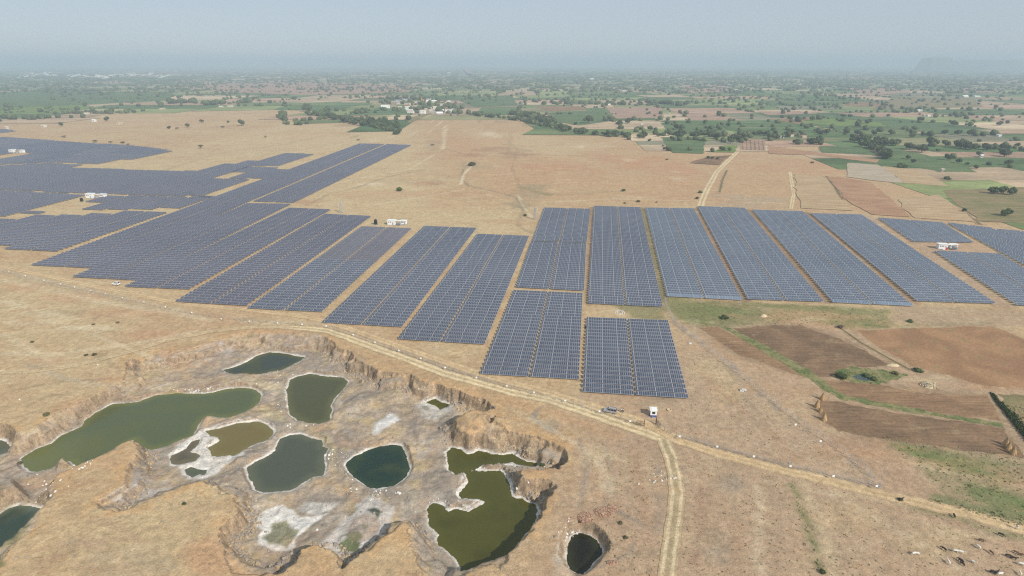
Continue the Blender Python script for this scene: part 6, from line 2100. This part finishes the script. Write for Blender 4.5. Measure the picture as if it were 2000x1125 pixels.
COWM = {}
CATTLE = [(1843, 1074, 2.0, 'b', 1, 'black cow leftmost of the herd'), (1865, 1078, -.3, 'w', 1, 'white cow beside the leftmost black one'), (1875, 1080, -.4, 'w', 0, 'second white cow of the front pair'),
          (1852, 1100, 1.4, 'w', 0, 'white cow walking uphill below the black one'), (1876, 1097, 2.0, 'b', 1, 'black and brown cow in the middle cluster'), (1879, 1103, 1.9, 'b', 0, 'nearest black cow of the middle cluster'),
          (1899, 1099, -.9, 'w', 0, 'thin white cow right of the middle cluster'), (1910, 1070, 1.9, 'w', 1, 'white calf above the thin white cow'), (1936, 1081, 1.7, 'n', 1, 'pale grey cow facing the road'),
          (1916, 1057, -.4, 'n', 1, 'brown grazing cow above the white calf'), (1954, 1046, -.8, 'b', 1, 'dark cow nearest the road'), (1968, 1087, -.4, 'b', 1, 'left dark cow of the right pair'),
          (1979, 1092, -.5, 'b', 0, 'right dark cow of the right pair'), (1992, 1103, -.4, 'w', 1, 'white cow at the right edge below the dark pair'), (1984, 1081, 2.4, 'n', 1, 'brown cow behind the dark pair'),
          (1997, 1086, 2.6, 'n', 1, 'brown cow cut by the right edge'), (1938, 1119, -.2, 'b', 1, 'black cow in the lowest cluster'), (1945, 1120, .3, 'b', 0, 'second black cow in the lowest cluster'),
          (1952, 1123, .1, 'w', 1, 'white cow in the lowest cluster'), (1992, 1122, 1.2, 'w', 0, 'white cow lowest at the right edge'), (1784, 1083, 0.2, 'w', 1, 'white cow alone at left'),
          (1790, 1083, 3.0, 'w', 1, 'white calf touching the lone white cow'), (1759, 977, .2, 'b', 0, 'black cow walking on the road below the fence corner'), (1863, 1009, 1.2, 'b', 1, 'small dark calf beside the lower road')]
for px, py, rz, c, gr, lab in CATTLE:
    mat = {'b': M_cowblack, 'w': M_cowwhite, 'n': M_cowbrown}[c]
    if (c, gr) not in COWM:
        COWM[c, gr] = cow_meshes(mat, gr)
    body, horn, ear, tail = COWM[c, gr]
    gx, gy, z = drop(px, py)
    s = .66 if 'calf' in lab else R.uniform(.6, .72)
    o = thing('cow', lab, 'calf' if 'calf' in lab else 'cow', (gx, gy, z), rz, 'cattle grazing by the lower road')
    o.scale = (s, s, s)
    obj('body', body, o)
    for m_ in horn:
        obj('horn', m_, o)
    for m_ in ear:
        obj('ear', m_, o)
    obj('tail', tail, o)

# ------------------------------------------------------------------ grain stacks, straw, rubble, stones
def stack(px, py, hp, label, group, lean=0.0):
    gx, gy = G(px, py)
    dep = gy * CP + CAMH * SP
    Hh = hp * dep / FPX / .86
    o = thing('straw_stack', label, 'straw stack', (gx, gy, 0), R.uniform(0, 6), group)
    r = Hh * .34
    rr = random.Random(int(px))
    core = MB()
    core.lathe([(r, 0), (r * .82, Hh * .3), (r * .5, Hh * .62), (r * .16, Hh * .9), (r * .05, Hh * 1.02)], M_straw, 14)
    obj('core', core.mesh('core'), o)
    mb = MB()
    for k in range(70):
        a = rr.uniform(0, 2 * pi)
        ro = r * rr.uniform(.95, 1.15)
        tz = Hh * rr.uniform(.75, 1.08)
        a2 = a + rr.uniform(-.4, .4)
        mb.tube((ro * cos(a), ro * sin(a), -.03), (r * .14 * cos(a2), r * .14 * sin(a2), tz), .05, .02, M_straw if k % 3 else M_strawpale, 3)
    s_ = obj('stalks', mb.mesh('stalks'), o)
    s_['kind'] = 'stuff'


GS = 'straw stacks in the dark field'
stack(1606, 780, 13, 'topmost of four straw stacks left of the ploughed field', GS)
stack(1595, 795, 14, 'second straw stack from the top in the row of four', GS)
stack(1602, 804, 12, 'third straw stack from the top in the row of four', GS)
stack(1609, 820, 14, 'lowest straw stack in the row of four', GS)
stack(1963, 869, 15, 'leftmost of three straw stacks at the field corner', GS)
stack(1969, 877, 15, 'middle one of three straw stacks at the field corner', GS)
stack(1978, 886, 15, 'rightmost of three straw stacks at the field corner', GS)


def heap(px, py, wp, hh, mat, label, name, cat, n=0, nm=None, sq=.6, mat2=None, size=.22):
    gx, gy, z = drop(px, py)
    dep = gy * CP + (CAMH - z) * SP
    r = wp * dep / FPX / 2
    rr = random.Random(int(px * 3 + py))
    o = thing(name, label, cat, (gx, gy, z), 0)
    k1, k2 = 18, 6
    V, F_ = [], []
    ph = rr.uniform(0, 6)
    for j in range(k2 + 1):
        f = j / k2
        for i in range(k1):
            a = 2 * pi * i / k1
            rad = r * (1 - f) * (1 + .18 * sin(2 * a + ph) + .1 * rr.uniform(-1, 1))
            V.append((rad * cos(a), rad * sin(a) * sq, hh * (1 - (1 - f) ** 2) * (1 + .15 * rr.uniform(-1, 1)) - .05))
    for j in range(k2):
        for i in range(k1):
            F_.append((j * k1 + i, j * k1 + (i + 1) % k1, (j + 1) * k1 + (i + 1) % k1, (j + 1) * k1 + i))
    obj('mound', MB().add(V, F_, mat).mesh('mound', True), o)
    if n:
        mb = MB()
        for k in range(n):
            f = sqrt(rr.random())
            a = rr.uniform(0, 6.28)
            x_, y_ = r * f * 1.05 * cos(a), r * f * 1.05 * sin(a) * sq
            zz = hh * (1 - f ** 2)
            Mx = Matrix.Translation((x_, y_, max(zz, 0) + .06)) @ Matrix.Rotation(rr.uniform(0, 3), 4, 'Z') @ Matrix.Rotation(rr.uniform(-.5, .5), 4, 'X')
            mb.box((0, 0, 0), (size * rr.uniform(.8, 1.8), size * rr.uniform(.6, 1.1), size * .6), mat2 if rr.random() < .35 else mat, M=Mx)
        q = obj(nm, mb.mesh(nm), o)
        q['kind'] = 'stuff'
    return o


heap(1144, 1010, 30, .35, M_brick, 'left oval pile of broken red bricks above the dark pond', 'brick_pile', 'brick pile', 240, 'brick_rubble', .9, M_brickpale, .26)
heap(1178, 1000, 32, .4, M_brick, 'larger right pile of broken red bricks', 'brick_pile', 'brick pile', 260, 'brick_rubble', .8, M_brickpale, .26)
heap(1196, 992, 22, .35, M_brick, 'small brick pile touching the larger one', 'brick_pile', 'brick pile', 150, 'brick_rubble', .8, M_brickpale, .26)
heap(1195, 1099, 20, .4, M_brick, 'faint reddish brick scatter right of the dark pond', 'brick_pile', 'brick pile', 60, 'brick_rubble', .5, M_brickpale, .2)
heap(1744, 713, 22, .7, M_strawpale, 'pale straw heap at the end of the path above the well', 'straw_heap', 'straw heap', 0, None, .7)
heap(1814, 752, 34, .8, M_strawpale, 'low round spoil mound ringed by dark stones in the brown field', 'spoil_mound', 'mound', 60, 'stones', .7, M_rock, .5)
heap(1491, 617, 16, 1.0, M_strawpale, 'pale straw heap on the green verge', 'straw_heap', 'straw heap', 0, None, .7)
heap(1450, 762, 14, .4, M_rockwhite, 'white rubble heap beside the inner fence', 'rubble_heap', 'rubble heap', 40, 'stones', .7, M_rock, .3)
heap(1347, 670, 8, .3, M_rockwhite, 'small white rubble heap on the bank behind the booth block', 'rubble_heap', 'rubble heap', 20, 'stones', .7, M_rock, .3)
# ring of stones in front of the tall block
gx, gy = G(1210, 610)
o = thing('stone_ring', 'double ring of pale stones between two panel blocks', 'stone ring', (gx, gy, 0))
mb = MB()
for k in range(44):
    a = k / 44 * 2 * pi
    rr_ = 1.3 + .15 * R.uniform(-1, 1) + (k % 2) * .9
    mb.box((rr_ * cos(a), rr_ * sin(a) * 1.4, .12), (.3, .3, .3), M_rockwhite, R.uniform(0, 3))
q = obj('stones', mb.mesh('stones'), o)
q['kind'] = 'stuff'
# little well and its hut
sheet('pond', [(1665, 735), (1675, 731), (1690, 731), (1706, 740), (1695, 744), (1678, 742)], water_material('well_water', (0.05, 0.085, 0.095), (0.06, 0.09, 0.09)), 0.06, 'tiny blue farm well between the bushes', 2, .2)
sheet('weeds', [(1628, 722), (1660, 716), (1700, 718), (1730, 722), (1765, 728), (1772, 735), (1745, 742), (1710, 751), (1670, 748), (1640, 742)], FM['grass'], 0.035, 'ring of green weeds round the farm well', .8, 2.0)
gx, gy = G(1641, 640)
o = thing('cart', 'dark wooden cart on the hedge line above the dark field', 'cart', (gx, gy, 0), .4)
obj('bed', MB().box((0, 0, .9), (2.6, 1.3, .35), M_rust).mesh('bed'), o)
obj('shaft', MB().box((2.0, 0, .8), (1.8, .12, .12), M_rust).mesh('shaft'), o)
for s_ in (-1, 1):
    obj('wheel', MB().tube((0, s_ * .75, .6), (0, s_ * .85, .6), .6, .6, M_rust, 14).mesh('wheel'), o)

# loose stones: many little ones scattered over quarry floor and slopes
mb = MB()
mbd = MB()
cnt = 0
STONE_SPOTS = [(640, 890, 25, 12), (640, 885, 18, 8), (395, 768, 28, 4), (380, 769, 20, 3), (905, 915, 20, 8), (735, 965, 20, 10), (690, 935, 15, 15), (900, 990, 40, 10), (540, 740, 30, 10), (150, 905, 20, 8),
               (90, 950, 30, 15), (560, 790, 12, 20), (1000, 950, 12, 20), (600, 820, 20, 8), (1120, 1050, 14, 14), (965, 905, 40, 8), (1290, 935, 20, 8), (850, 780, 40, 10), (30, 1020, 15, 10)]
dq_i = np.argwhere((pitin > 1.5) & (pitin < 5.5) & (zq < FLOOR + 1.6) & (zq > wlev + .3) & (gentle < .3))
sel = NR.randint(0, len(dq_i), 2600)
for kk in sel:
    i_, j_ = dq_i[kk]
    gx, gy = x[i_, j_] + R.uniform(-.3, .3), y[i_, j_] + R.uniform(-.3, .3)
    s_ = min(1.1, abs(R.gauss(0, .32)) + .12)
    Mx = Matrix.Translation((gx, gy, zq[i_, j_] + s_ * .15)) @ Matrix.Rotation(R.uniform(0, 3), 4, 'Z') @ Matrix.Rotation(R.uniform(-.6, .6), 4, 'X')
    mbd.box((0, 0, 0), (s_ * R.uniform(.9, 1.5), s_, s_ * .8), M_rock if R.random() < .6 else M_rocktan, 0, .6, M=Mx)
for k in range(1500):
    if k < 700:
        sx, sy, rx, ry = STONE_SPOTS[k % len(STONE_SPOTS)]
        px, py = R.gauss(sx, rx), R.gauss(sy, ry)
    else:
        px, py = R.uniform(0, 1120), R.uniform(650, 1120)
    if not (0 < py < 1200):
        continue
    gx, gy, z = drop(px, py)
    if z < WATER + .1:
        continue
    if k >= 700 and z > -3 and R.random() < .7:
        continue
    s_ = abs(R.gauss(0, .22)) + .12
    t_ = mb if (k < 700 and R.random() < .45) or R.random() < .06 else mbd
    Mx = Matrix.Translation((gx, gy, z + s_ * .25)) @ Matrix.Rotation(R.uniform(0, 3), 4, 'Z') @ Matrix.Rotation(R.uniform(-.4, .4), 4, 'X')
    t_.box((0, 0, 0), (s_ * R.uniform(.9, 1.6), s_, s_ * .7), M_rockwhite if t_ is mb else M_rock, 0, .6, M=Mx)
tag(obj('white_stones', mb.mesh('white_stones')), 'scattered white stones on the pond shores', None, None, 'stuff')
tag(obj('grey_stones', mbd.mesh('grey_stones')), 'scattered grey stones on the quarry floor', None, None, 'stuff')

# grass tufts and thorny scrub over the nearer ground
def tufts(name, label, regions, mat, lo, hi):
    V, F_, A_ = [], [], []
    base = [(cos(a) * .5, sin(a) * .5) for a in (0, 2.1, 4.2)]
    for (poly, n) in regions:
        g = GP(poly)
        gl = [tuple(p) for p in g]
        a0, b0, a1, b1 = g[:, 0].min(), g[:, 1].min(), g[:, 0].max(), g[:, 1].max()
        c = 0
        while c < n:
            x_, y_ = R.uniform(a0, a1), R.uniform(b0, b1)
            c += 1
            if not inside(x_, y_, gl):
                continue
            z = gz(x_, y_)
            if z < -.6:
                continue
            s_ = R.uniform(lo, hi)
            for q in range(3):
                b = len(V)
                an = R.uniform(0, 3.14)
                cx, cy = x_ + R.gauss(0, s_ * .3), y_ + R.gauss(0, s_ * .3)
                V += [(cx - cos(an) * s_ * .5, cy - sin(an) * s_ * .5, z - .02), (cx + cos(an) * s_ * .5, cy + sin(an) * s_ * .5, z - .02),
                      (cx + cos(an) * s_ * .65 + R.gauss(0, .1), cy + sin(an) * s_ * .65, z + s_ * .55), (cx - cos(an) * s_ * .6 + R.gauss(0, .1), cy - sin(an) * s_ * .6 + .1, z + s_ * .6)]
                F_.append((b, b + 1, b + 2, b + 3))
                cc = R.random()
                A_ += [(cc, cc, cc, 1)] * 4
    o = obj(name, np_mesh(name, np.array(V), np.array(F_), [mat], None, np.array(A_)))
    tag(o, label, None, None, 'stuff')


M_tuft = leaf_material('dry_grass', (0.30, 0.23, 0.13), (0.52, 0.41, 0.24))
M_tuftg = leaf_material('green_grass', (0.15, 0.165, 0.065), (0.30, 0.29, 0.13))
tufts('dry_grass', 'tufts of dry grass on the near slopes', [([(0, 640), (700, 700), (0, 760)], 700), ([(1150, 860), (1300, 870), (1300, 1125), (1180, 1125)], 500), ([(1320, 880), (2000, 1040), (2000, 1125), (1320, 1125)], 1300),
                                                     ([(1350, 660), (1700, 930), (1300, 840), (1350, 780)], 1100), ([(80, 980), (400, 960), (420, 1125), (40, 1125)], 400)], M_tuft, .12, .34)
tufts('green_weeds', 'green weeds on the verges and the lower field', [([(1300, 580), (1740, 606), (1735, 640), (1500, 632), (1370, 640)], 900), ([(1720, 850), (2000, 890), (2000, 1020), (1840, 960)], 700),
                                                              ([(1800, 970), (2000, 1010), (2000, 1030), (1830, 985)], 500), ([(1960, 790), (2020, 800), (2020, 880), (1975, 830)], 900),
                                                              ([(1635, 725), (1770, 730), (1700, 752)], 250), ([(1400, 636), (1650, 772), (1958, 826), (1958, 832), (1640, 780), (1420, 650)], 700),
                                                              ([(1545, 945), (1550, 945), (1607, 1115), (1598, 1115)], 200)], M_tuftg, .15, .4)
# thick hedge of the field ditch at the right edge
gl = [G(*p) for p in ((1938, 770), (1946, 785), (1962, 805), (1985, 835), (2020, 880), (2060, 930))]
V, F_, A_ = [], [], []
for k in range(5200):
    i = R.randrange(len(gl) - 1)
    t_ = R.random()
    wdt = .3 + i * .45
    x_ = gl[i][0] + (gl[i + 1][0] - gl[i][0]) * t_ + abs(R.gauss(0, wdt))
    y_ = gl[i][1] + (gl[i + 1][1] - gl[i][1]) * t_ + R.gauss(0, .5)
    s_ = R.uniform(.15, .4)
    h_ = R.uniform(0, .3 + .2 * i)
    an, tl = R.uniform(0, 3.14), R.gauss(0, .3)
    b = len(V)
    V += [(x_ - cos(an) * s_, y_ - sin(an) * s_, h_), (x_ + tl * s_, y_ + s_ * .5, h_ - .1), (x_ + cos(an) * s_, y_ + sin(an) * s_, h_ + tl * .3), (x_ - tl * s_, y_ + .1, h_ + s_)]
    F_.append((b, b + 1, b + 2, b + 3))
    cc = R.random()
    A_ += [(cc, cc, cc, 1)] * 4
tag(obj('ditch_hedge', np_mesh('ditch_hedge', np.array(V), np.array(F_), [M_leafg], None, np.array(A_))), 'dense green growth filling the ditch at the right edge', None, None, 'stuff')
# orchard rows
for k, px in enumerate(np.linspace(1450, 1490, 6)):
    for py in (276, 280, 284, 288, 292):
        gx, gy = G(px + (py - 284) * .1, py)
        o = thing('tree', 'small orchard tree, %s file from the left of the brown plot' % ORD1[k + 1], 'tree', (gx, gy, 0), R.uniform(0, 6), 'orchard trees')
        s_ = R.uniform(1.0, 1.5)
        o.scale = (s_, s_, s_ * 1.2)
        obj('crown', CR['round', k % 4], o)
        obj('trunk', TR[k % 4], o)

# ------------------------------------------------------------------ the hazy air
mb = MB()
M_haze = bpy.data.materials.new('haze_air')
M_haze.use_nodes = True
t = M_haze.node_tree
t.nodes.clear()
out = t.nodes.new('ShaderNodeOutputMaterial')
pv = t.nodes.new('ShaderNodeVolumePrincipled')
pv.inputs['Color'].default_value = HAZE_COLOR
pv.inputs['Density'].default_value = HAZE_DENSITY
pv.inputs['Anisotropy'].default_value = 0.0
t.links.new(pv.outputs[0], out.inputs['Volume'])
mb.box((0, 0, 91), (164000, 164000, 198), M_haze)
hz_ob = obj('haze', mb.mesh('haze'))
tag(hz_ob, 'pale blue haze lying over the plain', None, None, 'stuff')
